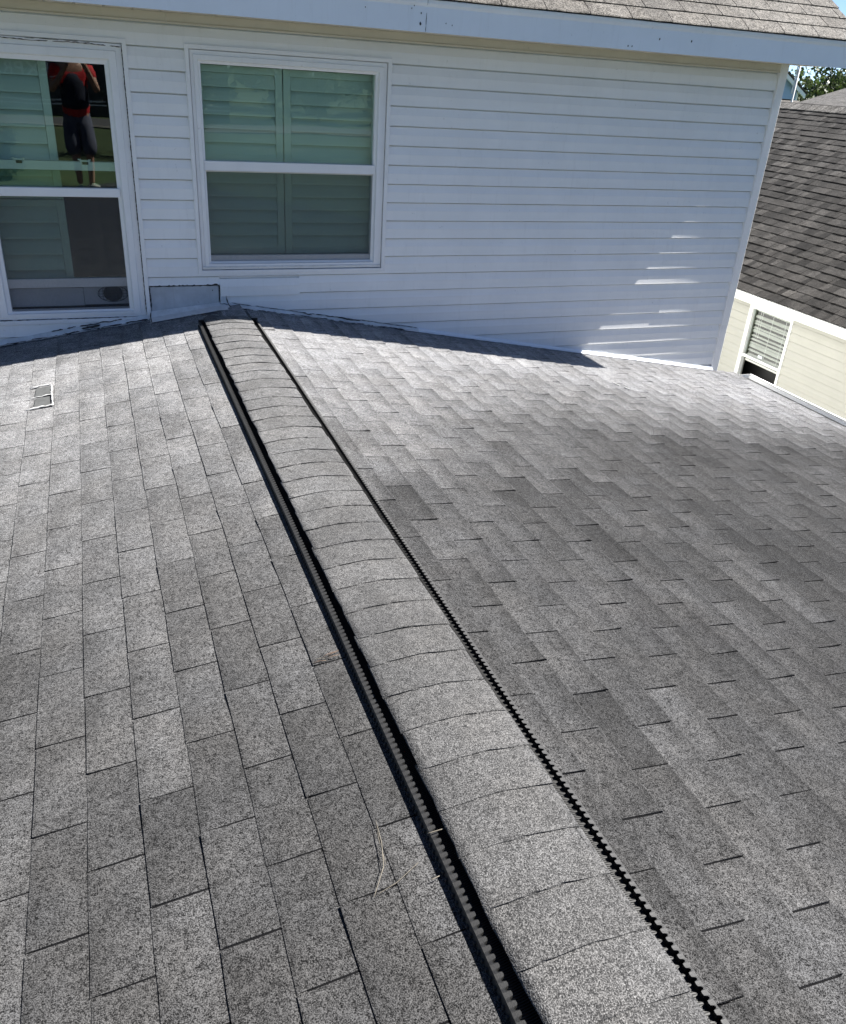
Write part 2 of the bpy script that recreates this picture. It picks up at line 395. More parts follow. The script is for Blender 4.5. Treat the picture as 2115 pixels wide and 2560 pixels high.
for c in cand:
    sz, side, u, y0, cut, tone, var = c
    Mx = put_tab(side, u, y0, tone, var)
    tabL = TABS[side]
    full = cut[0] == y0 and abs(cut[1]-y0-TAB) < 1e-6
    if nshown < LOWN and sz > 0:
        if full: me = tabL[var]
        else:
            me = tabL[var].copy()
            for vx in me.vertices:
                wy = (Mx @ vx.co).y; wy2 = min(max(wy, cut[0]), cut[1]); vx.co.y += (wy2-wy)*Mx[1][1]
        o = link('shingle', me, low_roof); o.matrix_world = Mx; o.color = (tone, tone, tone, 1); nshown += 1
    else:
        me = tabL[var]; n = rest.pts([(lambda q: (q.x, min(max(q.y, cut[0]), cut[1]), q.z))(Mx @ vx.co) for vx in me.vertices])
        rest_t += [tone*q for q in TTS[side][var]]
        for p in me.polygons: rest.face([n+i for i in p.vertices], p.material_index)
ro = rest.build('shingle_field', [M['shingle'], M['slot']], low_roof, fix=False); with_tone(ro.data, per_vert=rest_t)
tag(ro, 'far and outlying grey three-tab shingles of the low roof', kind='stuff')

# two old patches edged with white sealant, left and right of the ridge
def on_roof(x, y, h=0.0): 
    a = AR if x > 0 else AL; s = 1 if x > 0 else -1
    return (x + s*math.sin(a)*h, y, zr(x) + math.cos(a)*h)
def bead(name, pts, wdt, m, parent, hgt=0.004, h0=0.009, seed=1, brk=0.0, label=None):
    wdt *= 0.78
    """an uneven bead: pts are 3D points, laid as a flattened noisy tube"""
    r = random.Random(seed); b = MB(); P = []
    for a, c in zip(pts[:-1], pts[1:]):
        a, c = Vector(a), Vector(c); n = max(2, int((c-a).length/0.012))
        for i in range(n): P.append(a.lerp(c, i/n))
    P.append(Vector(pts[-1]))
    run = []; runs = []
    for p in P:
        if r.random() < brk and len(run) > 3: runs.append(run); run = []
        else: run.append(p + Vector((r.uniform(-1, 1), r.uniform(-1, 1), r.uniform(-1, 1)))*wdt*0.22)
    runs.append(run)
    for q in runs:
        if len(q) < 2: continue
        b.tube(q, [wdt*0.5*r.uniform(0.45, 1.25)*(0.4 if i in (0, len(q)-1) else 1) for i in range(len(q))], 6)
    o = b.build(name, m, parent, smooth=True)
    if label: tag(o, label)
    return o
mb = MB()
H = 0.011
for (y0, y1) in ((-1.285, -1.15), (-1.12, -0.985)):
    q = [on_roof(-1.155, y0, H), on_roof(-1.075, y0-0.005, H), on_roof(-1.08, y1, H), on_roof(-1.15, y1+0.003, H)]
    q2 = [on_roof(-1.155, y0, H-.006), on_roof(-1.075, y0-0.005, H-.006), on_roof(-1.08, y1, H-.006), on_roof(-1.15, y1+0.003, H-.006)]
    n = mb.pts(q+q2); mb.face((n, n+1, n+2, n+3))
    for i in range(4): mb.face((n+i, n+4+i, n+4+(i+1) % 4, n+(i+1) % 4))
tag(mb.build('bare_patch', M['bare'], low_roof), 'dark bare patch on the shingles framed by white sealant')
S = lambda L: [on_roof(x, y, 0.013) for x, y in L]
bead('sealant_bead', S([(-1.19, -1.30), (-1.12, -1.292), (-1.06, -1.295), (-1.068, -1.14), (-1.075, -0.972), (-1.12, -0.968), (-1.185, -0.965)]), 0.012, M['caulk'], low_roof, seed=4)
bead('sealant_bead', S([(-1.185, -1.13), (-1.12, -1.135), (-1.07, -1.128)]), 0.010, M['caulk'], low_roof, seed=5)
bead('sealant_bead', S([(2.66, -0.84), (2.70, -0.92), (2.77, -0.99)]), 0.010, M['caulk'], low_roof, seed=6, brk=0.12)

# ------------------------------------------------------------------ ridge vent
VC, VH = -0.013, 0.188                                 # centre line and half width of the plastic base
CC, CH = -0.021, 0.147                                 # the cap shingles
VY0, VY1 = ROOF_S+0.02, -0.36
arch = lambda s: 0.0295 - 0.015*abs(s)**1.5             # height of the cap across, s = -1..1
mb = MB()
prof = []
for i in range(-8, 9):
    s = i/8; prof.append((CC + s*(CH-0.012), arch(s)-0.010))
for i in range(8, -9, -1):
    s = i/8; prof.append((CC + s*(CH-0.012), arch(s)-0.016))
mb.prism(prof, lambda p, t: (p[0], t, p[1]), VY0, VY1)
vent = mb.build('ridge_vent', M['plastic'], house); tag(vent, 'black plastic ridge vent capped with grey shingles')
for sgn in (-1, 1):
    xo = VC + sgn*VH; xi = CC + sgn*(CH-0.016)
    # toothed outer baffle: top face with rounded bites, walls down to the roof
    mb = MB(); pitch = 0.0192; n = int((VY1-VY0)/pitch); wv = 0.0165; zb = lambda x: zr(x)
    outer = []; inner = []
    def bp(x, y, dz): return (x, y, zb(x)+dz)
    top_h = 0.027
    for k in range(n):
        y = VY0 + k*pitch; cx = []
        for a in range(5):
            t = a/4; cx.append((0.0010+0.0092*math.sin(math.pi*t)**0.7, y + pitch*(0.24+0.52*t)))
        inner.append((0.0, y)); inner.extend(cx)
    inner.append((0.0, VY0+n*pitch))
    top_in = [bp(xo - sgn*(wv - d), y, top_h) for d, y in inner]; top_out = [bp(xo, y, top_h-0.003) for d, y in inner]
    a0 = mb.pts(top_in); b0 = mb.pts(top_out); c0 = mb.pts([bp(xo - sgn*(wv-d), y, 0.012) for d, y in inner]); d0 = mb.pts([bp(xo + sgn*0.002, y, 0.004) for d, y in inner])
    for i in range(len(inner)-1):
        mb.face((a0+i, a0+i+1, b0+i+1, b0+i)); mb.face((c0+i, c0+i+1, a0+i+1, a0+i)); mb.face((b0+i, b0+i+1, d0+i+1, d0+i))
    for k in range(n):                                 # small pegs along the outer foot
        y = VY0 + (k+0.5)*pitch; x = xo + sgn*0.002
        mb.box(min(x, x+sgn*0.0045), max(x, x+sgn*0.0045), y-0.0028, y+0.0028, zb(x)+0.004, zb(x)+0.0125)
    mb.build('vent_baffle', M['baffle'], vent, fix=True)
    mb = MB(); cp = 0.0052
    for k in range(int((VY1-VY0)/cp)):
        y = VY0 + k*cp
        xa, xb = xo - sgn*wv, xi
        z1, z2 = zb(xa)+0.012, arch(sgn)-0.016
        n0 = mb.pts([(xa, y, zb(xa)+0.007), (xa, y, z1), (xb, y, z2), (xb, y, zb(xb)+0.007), (xa, y+0.0016, zb(xa)+0.007), (xa, y+0.0016, z1), (xb, y+0.0016, z2), (xb, y+0.0016, zb(xb)+0.007)])
        for q in ((0, 1, 2, 3), (7, 6, 5, 4), (1, 5, 6, 2), (0, 4, 5, 1)): mb.face([n0+i for i in q])
    mb.build('vent_fins', M['fin'], vent, fix=False)
    mb = MB(); xa, xb = xo - sgn*0.002, xi - sgn*0.02; 
    mb.quad((xa, VY0, zb(xa)+0.0115), (xb, VY0, zb(xb)+0.0115), (xb, VY1, zb(xb)+0.0115), (xa, VY1, zb(xa)+0.0115))
    mb.quad((xi - sgn*0.004, VY0, zb(xi)+0.0116), (xi - sgn*0.004, VY0, arch(1)-0.012), (xi - sgn*0.004, VY1, arch(1)-0.012), (xi - sgn*0.004, VY1, zb(xi)+0.0116))
    mb.build('vent_base', M['plastic'], vent, fix=False)
mb = MB(); mb.box(VC-VH, VC-VH+0.05, VY1, VY1+0.006, zr(VC-VH)+0.004, zr(VC-VH)+0.04); mb.build('vent_end', M['plastic'], vent)
mb = MB(); mb.box(VC+VH-0.05, VC+VH, VY1, VY1+0.006, zr(VC+VH)+0.004, zr(VC+VH)+0.04); mb.build('vent_end', M['plastic'], vent)

def cap_mesh(i, ln, dz, half):
    r = random.Random(i*17+3); m = MB(); S_ = 12; rows = [0.0, 0.35, 0.75, 1.0]
    for layer in (0, 1):
        for a, f in enumerate(rows):
            yy = -f*(ln); lift = 0.0005 + 0.0040*f
            for k in range(S_+1):
                s = -1 + 2*k/S_
                e = r.uniform(-0.0025, 0.0025) if k in (0, S_) else 0
                m.pts([(s*half + e, yy + (r.uniform(-0.002, 0.002) if a == 3 else 0), arch(s)+dz+lift + 0.002*nz((s*2, f*2), 1, i*3.3) - (0.0042 if layer else 0))])
    W = S_+1; Lr = len(rows)*W
    for a in range(len(rows)-1):
        for k in range(S_):
            q = a*W+k; m.face((q, q+W, q+W+1, q+1)); m.face((Lr+q, Lr+q+1, Lr+q+W+1, Lr+q+W))
    q0 = m.pts([m.v[(len(rows)-1)*W+k] for k in range(W)]); q1 = m.pts([m.v[Lr+(len(rows)-1)*W+k] for k in range(W)])
    for k in range(S_): m.face((q0+k, q0+k+1, q1+k+1, q1+k))
    for a in range(len(rows)-1):
        q = a*W; m.face((q, Lr+q, Lr+q+W, q+W)); q = a*W+S_; m.face((q, q+W, Lr+q+W, Lr+q))
    me = m.mesh('cap_shingle', M['cap'], True)
    me.polygons.foreach_set('use_smooth', [p.index < 0 or abs(p.normal.z) > 0.5 for p in me.polygons])
    return with_tone(me)
caps = [cap_mesh(i, 0.133+0.02, 0.0, CH) for i in range(6)]
capf = [cap_mesh(9+i, 0.133+0.02, -0.036, CH+0.01) for i in range(2)]
y = -0.50; i = 0
rc = random.Random(3)
while y > ROOF_S+0.1:
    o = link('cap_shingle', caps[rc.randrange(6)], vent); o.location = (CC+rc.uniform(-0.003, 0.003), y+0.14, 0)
    o.rotation_euler = (0, rc.uniform(-0.008, 0.008), rc.uniform(-0.012, 0.012)); t = 1.0+rc.gauss(0, 0.08)+0.85*max(0, 1-abs(y+0.5)/3.4); o.color = (t, t, t, 1)  # caps carry the painted brightening towards the wall too
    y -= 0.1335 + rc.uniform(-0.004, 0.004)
o = link('cap_shingle', caps[0], vent); o.location = (CC, -0.366+0.0, 0)
for y in (-0.005, -0.125, -0.245):
    o = link('cap_shingle', capf[i % 2], low_roof); o.location = (0.0, y, 0); o.color = (0.95, 0.95, 0.95, 1); i += 1

# ------------------------------------------------------------------ siding wall
W2 = (-0.1449, 1.145, 0.2208, 1.5556)                  # outer casing of the right window: x0 x1 z0 z1
W1 = (-1.432, -0.468, -0.075, 1.557)                   # left window
PATCH = (-0.468, -0.013, 0.150)                        # bare board beside the left window: x0, x1, top
XC, XP = 4.232, 4.304                                  # siding end and outer corner
def clip_profile(prof, zlo, zhi):
    def cl(P, f, lim, keep):
        out = []
        for i in range(len(P)):
            a, b = P[i], P[(i+1) % len(P)]
            ka, kb = keep(a[1]), keep(b[1])
            if ka: out.append(a)
            if ka != kb:
                t = (lim-a[1])/(b[1]-a[1]); out.append((a[0]+(b[0]-a[0])*t, lim))
        return out
    P = cl(prof, 0, zlo, lambda z: z >= zlo-1e-9)
    return cl(P, 0, zhi, lambda z: z <= zhi+1e-9) if P else P
def lap_profile(z0, s=SID, k=1.0):
    """Dutch-lap: recessed upper part, a step, a proud lower face, the butt turned under"""
    f = s/0.1202
    pr = [(0.0150, s+0.004), (0.0150, s*0.945), (-0.0005, s*0.940), (-0.0030*k, s*0.915), (-0.0148*k, s*0.555), (-0.0156*k, s*0.530), (-0.0166*k, s*0.30), (-0.0194*k, s*0.03), (-0.0200*k, 0.0010), (-0.0188*k, 0.0), (0.0120, 0.0), (0.0170, 0.001), (0.0170, s+0.004)]
    return [(a, z0+b) for a, b in pr]
mb = MB()                                              # wall sheathing behind, with openings for the windows
def sheet(x0, x1, z0, z1): mb.box(x0, x1, 0.018, 0.09, z0, z1)
sheet(-4.3, W1[0]+0.03, -1.2, 1.72); sheet(W1[0]+0.03, W1[1]-0.03, 1.527, 1.72); sheet(W1[0]+0.03, W1[1]-0.03, -1.2, -0.045)
sheet(W1[1]-0.03, W2[0]+0.03, -1.2, 1.72); sheet(W2[0]+0.03, W2[1]-0.03, 1.527, 1.72); sheet(W2[0]+0.03, W2[1]-0.03, -1.2, 0.25); sheet(W2[1]-0.03, XP-0.02, -1.2, 1.72)
wall = mb.build('wall', M['siding'], house); tag(wall, 'light vinyl sided wall above the low roof')
def roof_z(x): return zr(x)
rs = random.Random(5)
for k in range(-1, 20):
    zt, zb_ = SZ-(k-1)*SID-SID, SZ-k*SID-0.0
    z0 = SZ-k*SID; z1 = z0+SID
    spans = [(-4.3, XC)]
    def sub(spans, a, b):
        out = []
        for p, q in spans:
            if b <= p or a >= q: out.append((p, q)); continue
            if p < a: out.append((p, a))
            if q > b: out.append((b, q))
        return out
    clip = []
    for wx0, wx1, wz0, wz1 in (W1, W2):
        a0, a1 = wx0+0.006, wx1-0.006
        if z0 < wz1-0.006 and z1 > wz0+0.006:
            spans = sub(spans, a0, a1)
            if z0 < wz0: clip.append((a0, a1, z0-0.001, wz0+0.006))
            if z1 > wz1: clip.append((a0, a1, wz1-0.006, z1+0.01))
    if z0 < PATCH[2]-0.002:
        spans = sub(spans, PATCH[0]-0.004, PATCH[1]+0.004)
        if z1 > PATCH[2]: clip.append((PATCH[0]+0.0, PATCH[1]+0.004, PATCH[2], z1+0.01))
    seams = {10: 0.533, 11: 0.533}.get(k, None)
    pieces = []
    extra = {-1: [-0.233, 3.62], 11: [0.533], 12: [0.533], 14: [3.56], 16: [4.02], 17: [4.02], 18: [4.0]}.get(k, [])
    for p, q in spans:
        cuts = [p]+[e for e in extra if p < e < q]+[q]
        for a, b in zip(cuts[:-1], cuts[1:]): pieces.append((a, b, None))
    pieces += [(a, b, (c, d)) for a, b, c, d in clip]
    for n_, (a, b, cz) in enumerate(pieces):
        ztop = z1 if cz is None else cz[1]
        if ztop < 0:                                   # end the course where the roof rises above it
            xr = -ztop/math.tan(AR); xl = ztop/math.tan(AL)
            if a >= 0 or b > 0: a = max(a, xr-0.03) if a > -0.02 else a
            if b <= 0: b = min(b, xl+0.03)
            if a < 0 < b: pieces2 = [(a, xl+0.03), (xr-0.03, b)]
            else: pieces2 = [(a, b)]
        else: pieces2 = [(a, b)]
        for a2, b2 in pieces2:
            if b2-a2 < 0.01: continue
            pf = lap_profile(z0)
            if cz: pf = clip_profile(pf, *cz)
            if len(pf) < 3: continue
            mb = MB(); dy = rs.uniform(-0.0004, 0.0004) - (0.0016 if n_ % 2 else 0); dzp = 0.0
            if k == 12 and abs(b2-0.533) < 0.01: dy -= 0.0065; dzp = -0.014   # the loose length under the right window
            # a long panel is never quite flat: bow it gently along its length
            seg = max(1, int((b2-a2)/0.35)); kk = len(pf); base = []
            for i in range(seg+1):
                x = a2+(b2-a2)*i/seg
                wob = 0.0009*noise.noise(Vector((x*1.3, k*2.1, 0)))
                base.append(mb.pts([(x, p+dy+(wob if p < -0.003 else 0), z+wob*0.8+dzp) for p, z in pf]))
            for i in range(seg):
                for j in range(kk): j2 = (j+1) % kk; mb.face((base[i]+j, base[i]+j2, base[i+1]+j2, base[i+1]+j))
            mb.face([base[0]+j for j in range(kk)]); mb.face([base[-1]+j for j in range(kk)])
            mb.build('siding_panel', M['siding'], wall)

# corner post in two lengths
for z0, z1, p in ((-0.95, -0.291, 0.0255), (-0.2895, 1.715, 0.0275)):
    mb = MB(); prof = [(XC-0.004, 0.017), (XC-0.004, -p+0.006), (XC+0.002, -p), (XP-0.005, -p), (XP, -p+0.004), (XP+0.001, 0.03), (XP-0.012, 0.03), (XP-0.012, 0.0)]
    mb.prism(prof, lambda q, t: (q[0], q[1], t), z0, z1); mb.build('corner_post', M['siding_post'], house, bevel=0.0012)
# frieze channel under the soffit, two lengths
for x0, x1, d in ((-4.3, -0.236, 0.0), (-0.234, 3.62, 0.0012), (3.622, XC-0.004, 0.0)):
    mb = MB(); prof = [(0, 1.705), (-0.020-d, 1.705), (-0.0205-d, 1.664), (-0.0265-d, 1.658), (-0.0265-d, 1.6505), (-0.022-d, 1.649), (0, 1.649)]
    mb.prism(prof, lambda q, t: (t, q[0], q[1]), x0, x1); mb.build('frieze_trim', M['frieze'], house)
# side wall and the rest of the two-storey body, low side walls
mb = MB(); mb.box(-4.3, XP-0.015, 0.092, 7.6, GROUND, 1.70); 
def room_cut(): pass
body = MB()
body.quad((XP-0.013, 0.03, GROUND), (XP-0.013, 7.6, GROUND), (XP-0.013, 7.6, 1.9), (XP-0.013, 0.03, 1.9))
body.quad((-4.3, 7.6, GROUND), (XP-0.013, 7.6, GROUND), (XP-0.013, 7.6, 1.72), (-4.3, 7.6, 1.72))
body.quad((-4.3, 0.09, GROUND), (-4.3, 7.6, GROUND), (-4.3, 7.6, 1.72), (-4.3, 0.09, 1.72))
body.build('side_wall', M['siding'], house, fix=False)
lw = MB(); xl, xr, ys = EAVE_L+0.35, EAVE_R-0.35, ROOF_S+0.25
lw.box(xl, xr, ys, -0.01, GROUND, zr(xr)-0.16); lw.build('lower_wall', M['siding'], house)

# soffit panels, fascia, drip edge
FY, EX = -0.44, 4.49
xs = -3.0; ks = 0
while xs < EX-0.02:
    x1 = min(xs+0.152, EX-0.012); mb = MB()
    prof = [(xs+0.002, 1.7065), (xs+0.010, 1.7125), (xs+0.014, 1.7145), (x1-0.014, 1.7145), (x1-0.006, 1.7075), (x1, 1.7065), (x1, 1.7185), (xs, 1.7185)]
    prof = [(xs, 1.7190), (xs, 1.7075), (xs+0.004, 1.7065), (x1-0.012, 1.7065), (x1-0.006, 1.7150), (x1-0.001, 1.7160), (x1-0.001, 1.7190)]
    mb.prism(prof, lambda q, t: (q[0], t, q[1]), FY+0.012, -0.001); mb.build('soffit_panel', M['soffit'], house); xs += 0.152; ks += 1
UP = rad(33)
for x0, x1, d in ((-3.0, 1.2025, 0.0028), (1.1985, EX, 0.0)):
    mb = MB()
    prof = [(FY+0.012, 1.709), (FY-d, 1.709), (FY-d, 1.701), (FY-0.001-d, 1.700), (FY-0.003-d, 1.830), (FY-0.008-d, 1.838), (FY-0.013-d, 1.846), (FY-0.016-d, 1.866), (FY+0.012, 1.875)]
    seg = 14; base = []
    for i in range(seg+1):
        x = x0+(x1-x0)*i/seg
        base.append(mb.pts([(x, p + 0.0016*noise.noise(Vector((x*1.7, 3, z*4))), z + 0.0022*noise.noise(Vector((x*1.1, 9, 0)))) for p, z in prof]))
    kk = len(prof)
    for i in range(seg):
        for j in range(kk): j2 = (j+1) % kk; mb.face((base[i]+j, base[i]+j2, base[i+1]+j2, base[i+1]+j))
    mb.face([base[0]+j for j in range(kk)]); mb.face([base[-1]+j for j in range(kk)])
    mb.build('fascia', M['fascia'], house, bevel=0.001)
# little chips in the fascia paint beside its seam
rch = random.Random(21)
for x, z, s in ((1.17, 1.795, .006), (1.168, 1.742, .010), (1.125, 1.83, .005), (1.11, 1.815, .004), (1.33, 1.755, .004), (1.37, 1.748, .004), (2.83, 1.775, .007), (2.6, 1.722, .006), (2.63, 1.722, .005), (0.83, 1.80, .004), (3.08, 1.78, .008)):
    mb = MB(); n = 7; yb = FY-0.0075 if x < 1.2 else FY-0.0048
    a = mb.pts([(x+math.cos(i/n*6.283)*s*0.55*rch.uniform(.7, 1.2), yb, z+math.sin(i/n*6.283)*s*rch.uniform(.7, 1.2)) for i in range(n)] + [(x+math.cos(i/n*6.283)*s*0.6, yb+0.004, z+math.sin(i/n*6.283)*s) for i in range(n)])
    mb.face([a+i for i in range(n)])
    for i in range(n): mb.face((a+i, a+n+i, a+n+(i+1) % n, a+(i+1) % n))
    mb.build('paint_chip', M['bare'], house)
bead('seam_gap', [(1.2035, FY-0.0045, 1.702), (1.2035, FY-0.006, 1.76), (1.204, FY-0.006, 1.80)], 0.004, M['seal'], house, seed=31, brk=0.08)
bead('seam_gap', [(1.2045, FY-0.012, 1.838), (1.2045, FY-0.016, 1.864)], 0.005, M['seal'], house, seed=32)

# upper roof
EZ, EY = 1.874, -0.470
RX0, RX1 = -3.0, EX+0.022
UX, UY_, UZ = Vector((0, -math.cos(UP), -math.sin(UP))), None, Vector((0, -math.sin(UP), math.cos(UP)))
UY_ = UZ.cross(UX)
mb = MB(); top = 4.2
dz_ = (top-EY)*math.tan(UP)
prof = [(EY+0.02, EZ-0.002), (top, EZ-0.008+dz_), (8.9, EZ-0.008), (8.9, EZ-0.03), (top, EZ+dz_-0.14), (FY+0.03, EZ-0.02)]
mb.prism(prof, lambda q, t: (t, q[0], q[1]), RX0, RX1-0.012)
up_roof = mb.build('upper_roof', M['felt'], house); tag(up_roof, 'sunlit warm grey shingle roof above the white fascia')
upm = [with_tone(tab_mesh(50+i, TAB, slot=0.006, droop=0).mesh('shingle', [M['upper'], M['slot']])) for i in range(4)]
upd = [with_tone(tab_mesh(60+i, TAB, slot=0.006, droop=0.009).mesh('shingle', [M['upper'], M['slot']])) for i in range(3)]
cut_edges = {0: [(0, 1)]}
rest = MB(); rest_t = []; ru = random.Random(8); cnt = 0
for c in range(0, 38):
    for t in range(-1, 27):
        x0 = RX1 - 0.10 - (c % 2)*TAB/2 - t*TAB + (0.03 if c % 3 == 2 else 0)
        a, b = max(x0-TAB, RX0), min(x0, RX1)
        if b-a < 0.03: continue
        o = Vector((0, EY, EZ)) - UX*(c*EXPO)
        Mx = frame_matrix(UX, UY_, UZ, o + Vector((x0-TAB if UY_.x > 0 else x0, 0, 0)))
        tone = 1.0+ru.gauss(0, 0.07)
        me = (upd if c == 0 else upm)[ru.randrange(3)]
        P = o + Vector(((a+b)/2, 0, 0)) - UX*0.06
        d = P-CAM; z = d.dot(FWD); vis = z > 0 and -0.1 < d.dot(RGT)/z*2071/2115 < 0.53 and d.dot(UPV)/z*2071/2560 < 0.52
        if vis and cnt < 46:
            m2 = me
            if b-a < TAB-1e-4:
                m2 = me.copy()
                for vx in m2.vertices:
                    wx = (Mx @ vx.co).x; vx.co.y += (min(max(wx, a), b)-wx)*UY_.x
            ob = link('shingle', m2, up_roof); ob.matrix_world = Mx; ob.color = (tone, tone, tone, 1); cnt += 1
        else:
            n = rest.pts([(lambda q: (min(max(q.x, a), b), q.y, q.z))(Mx @ vx.co) for vx in me.vertices])
            for p in me.polygons: rest.face([n+i for i in p.vertices], p.material_index); rest_t.append(tone)
ro = rest.build('shingle_field', [M['upper'], M['slot']], up_roof, fix=False); with_tone(ro.data, per_face=rest_t)
tag(ro, 'shingles of the upper roof beyond the visible edge', kind='stuff')

# eave gutter on the low side of the right slope
mb = MB(); ze = zr(EAVE_R)
outerp = [(EAVE_R-0.02, ze-0.02), (EAVE_R-0.02, ze-0.13), (EAVE_R+0.085, ze-0.13), (EAVE_R+0.105, ze-0.07), (EAVE_R+0.14, ze-0.04), (EAVE_R+0.14, ze-0.018), (EAVE_R+0.125, ze-0.018), (EAVE_R+0.125, ze-0.032), (EAVE_R+0.092, ze-0.066), (EAVE_R+0.075, ze-0.122), (EAVE_R-0.010, ze-0.122), (EAVE_R-0.010, ze-0.02)]
mb.prism(outerp, lambda q, t: (q[0], t, q[1]), ROOF_S, 0.04); gut = mb.build('gutter', M['gutter'], house)
mb = MB(); mb.prism([(EAVE_R-0.019, ze-0.019), (EAVE_R-0.019, ze-0.129), (EAVE_R+0.085, ze-0.129), (EAVE_R+0.105, ze-0.069), (EAVE_R+0.139, ze-0.04), (EAVE_R+0.139, ze-0.019)], lambda q, t: (q[0], t, q[1]), 0.0405, 0.043); mb.build('gutter_end_cap', M['gutter'], house)
mb = MB(); mb.prism([(EAVE_R-0.008, ze-0.052), (EAVE_R+0.104, ze-0.052), (EAVE_R+0.088, ze-0.07), (EAVE_R+0.072, ze-0.12), (EAVE_R-0.008, ze-0.12)], lambda q, t: (q[0], t, q[1]), ROOF_S+0.01, 0.03); mb.build('gutter_dark_fill', M['slot'], house)  # dark fill added to stand for the shade inside the gutter

# ------------------------------------------------------------------ flashing where roof meets wall
def flash_strip(name, side, u0, u1, h, out, m, seed):
    """bent metal: a leg up the wall and a leg on the roof"""
    r = random.Random(seed); mb = MB(); a = AR if side == 'R' else AL; s = 1 if side == 'R' else -1; n = max(2, int((u1-u0)/0.05)); rows = []
    for i in range(n+1):
        u = u0+(u1-u0)*i/n; x = s*u*math.cos(a); z = -u*math.sin(a); j = r.uniform(-0.0025, 0.0025)
        rows.append(mb.pts([(x, -0.0215, z+h+j), (x, -0.0255, z+h+j), (x, -0.029+j*0.4, z+0.018), (x, -0.029-out+j, z+0.0135+j*0.3), (x, -0.029-out+j, z+0.0085), (x, -0.0215, z+0.008)]))
    for i in range(n):
        for k in range(6): k2 = (k+1) % 6; mb.face((rows[i]+k, rows[i]+k2, rows[i+1]+k2, rows[i+1]+k))
    mb.face([rows[0]+k for k in range(6)]); mb.face([rows[-1]+k for k in range(6)])
    return mb.build(name, m, house)
flash_strip('roof_flashing', 'R', 0.05, 1.45, 0.034, 0.012, M['metal'], 1)
flash_strip('roof_flashing', 'R', 1.452, 4.30, 0.036, 0.012, M['fascia'], 2)
flash_strip('roof_flashing', 'L', 0.49, 4.3, 0.040, 0.014, M['metal'], 3)
def along(side, L, yy, h):
    a = AR if side == 'R' else AL; s = 1 if side == 'R' else -1
    return [(s*u*math.cos(a), yy+dy, -u*math.sin(a)+h+dh) for u, dy, dh in L]
rb = random.Random(77)
bead('cracked_sealant', along('R', [(u*0.06+0.06, 0, rb.uniform(-.002, .002)) for u in range(24)], -0.0265, 0.037), 0.006, M['seal'], house, seed=41, brk=0.03)
bead('cracked_sealant', along('R', [(u*0.06+0.07, 0, rb.uniform(-.003, .003)) for u in range(22)], -0.041, 0.013), 0.010, M['seal'], house, seed=42, brk=0.08)
bead('cracked_sealant', along('R', [(u*0.05+0.55, 0, rb.uniform(-.004, .006)) for u in range(10)], -0.032, 0.033), 0.010, M['seal'], house, seed=43, brk=0.08)
bead('peeling_caulk', along('R', [(u*0.06+0.1, 0, rb.uniform(-.003, .003)) for u in range(18)], -0.043, 0.012), 0.007, M['caulk'], house, seed=44, brk=0.12)
bead('cracked_sealant', along('L', [(u*0.06+0.5, 0, rb.uniform(-.003, .003)) for u in range(20)], -0.042, 0.013), 0.012, M['seal'], house, seed=45, brk=0.06)
bead('cracked_sealant', along('L', [(u*0.04+0.66, 0, rb.uniform(-.003, .005)) for u in range(12)], -0.030, 0.042), 0.010, M['seal'], house, seed=46, brk=0.07)
bead('cracked_sealant', along('L', [(u*0.04+0.80, 0, rb.uniform(-.003, .006)) for u in range(4)], -0.038, 0.028), 0.018, M['seal'], house, seed=47)
bead('peeling_caulk', along('L', [(u*0.06+0.52, rb.uniform(-.012, .004), rb.uniform(-.002, .002)) for u in range(18)], -0.050, 0.012), 0.009, M['caulk'], house, seed=48, brk=0.10)

# bare board and bent flashing beside the left window
mb = MB(); mb.box(-0.462, -0.020, -0.010, -0.0005, -0.09, 0.141); tag(mb.build('patch_board', M['board'], house, bevel=0.001), 'weathered bare board let into the siding beside the left window')
bead('cracked_sealant', [(-0.464, -0.012, 0.146), (-0.30, -0.012, 0.149), (-0.15, -0.012, 0.146), (-0.018, -0.012, 0.150)], 0.014, M['seal'], house, seed=51)
bead('cracked_sealant', [(-0.016, -0.012, 0.148), (-0.014, -0.012, 0.10), (-0.017, -0.012, 0.045)], 0.009, M['seal'], house, seed=52)
bead('cracked_sealant', [(-0.462, -0.011, 0.14), (-0.460, -0.011, 0.06), (-0.461, -0.011, -0.01)], 0.009, M['seal'], house, seed=53, brk=0.08)
bead('nail_head', [(-0.062, -0.0125, 0.112), (-0.058, -0.0125, 0.112)], 0.009, M['seal'], house, seed=54)
mb = MB(); xa, xb = -0.47, 0.02                         # one bent sheet: leg up the board, wide kicked-out leg over the shingles
def fl(x): return -0.067*(x/-0.47) if x < 0 else 0.0
rows = []
for i in range(9):
    x = xa+(xb-xa)*i/8; z = 0.035 + (-0.017-0.035)*((xb-x)/(xb-xa)); zr_ = zr(x)
    rows.append(mb.pts([(x, -0.0115, z), (x, -0.0145, z), (x, -0.046, zr_+0.0215), (x+0.006*math.sin(i*1.7), -0.128+0.004*math.sin(i*2.3), zr_+0.0135), (x, -0.127, zr_+0.0105), (x, -0.020, zr_+0.0105)]))
for i in range(8):
    for k in range(6): k2 = (k+1) % 6; mb.face((rows[i]+k, rows[i]+k2, rows[i+1]+k2, rows[i+1]+k))
mb.face([rows[0]+k for k in range(6)]); mb.face([rows[-1]+k for k in range(6)])
tag(mb.build('bent_flashing', M['metal'], house), 'bent grey metal flashing under the bare board')
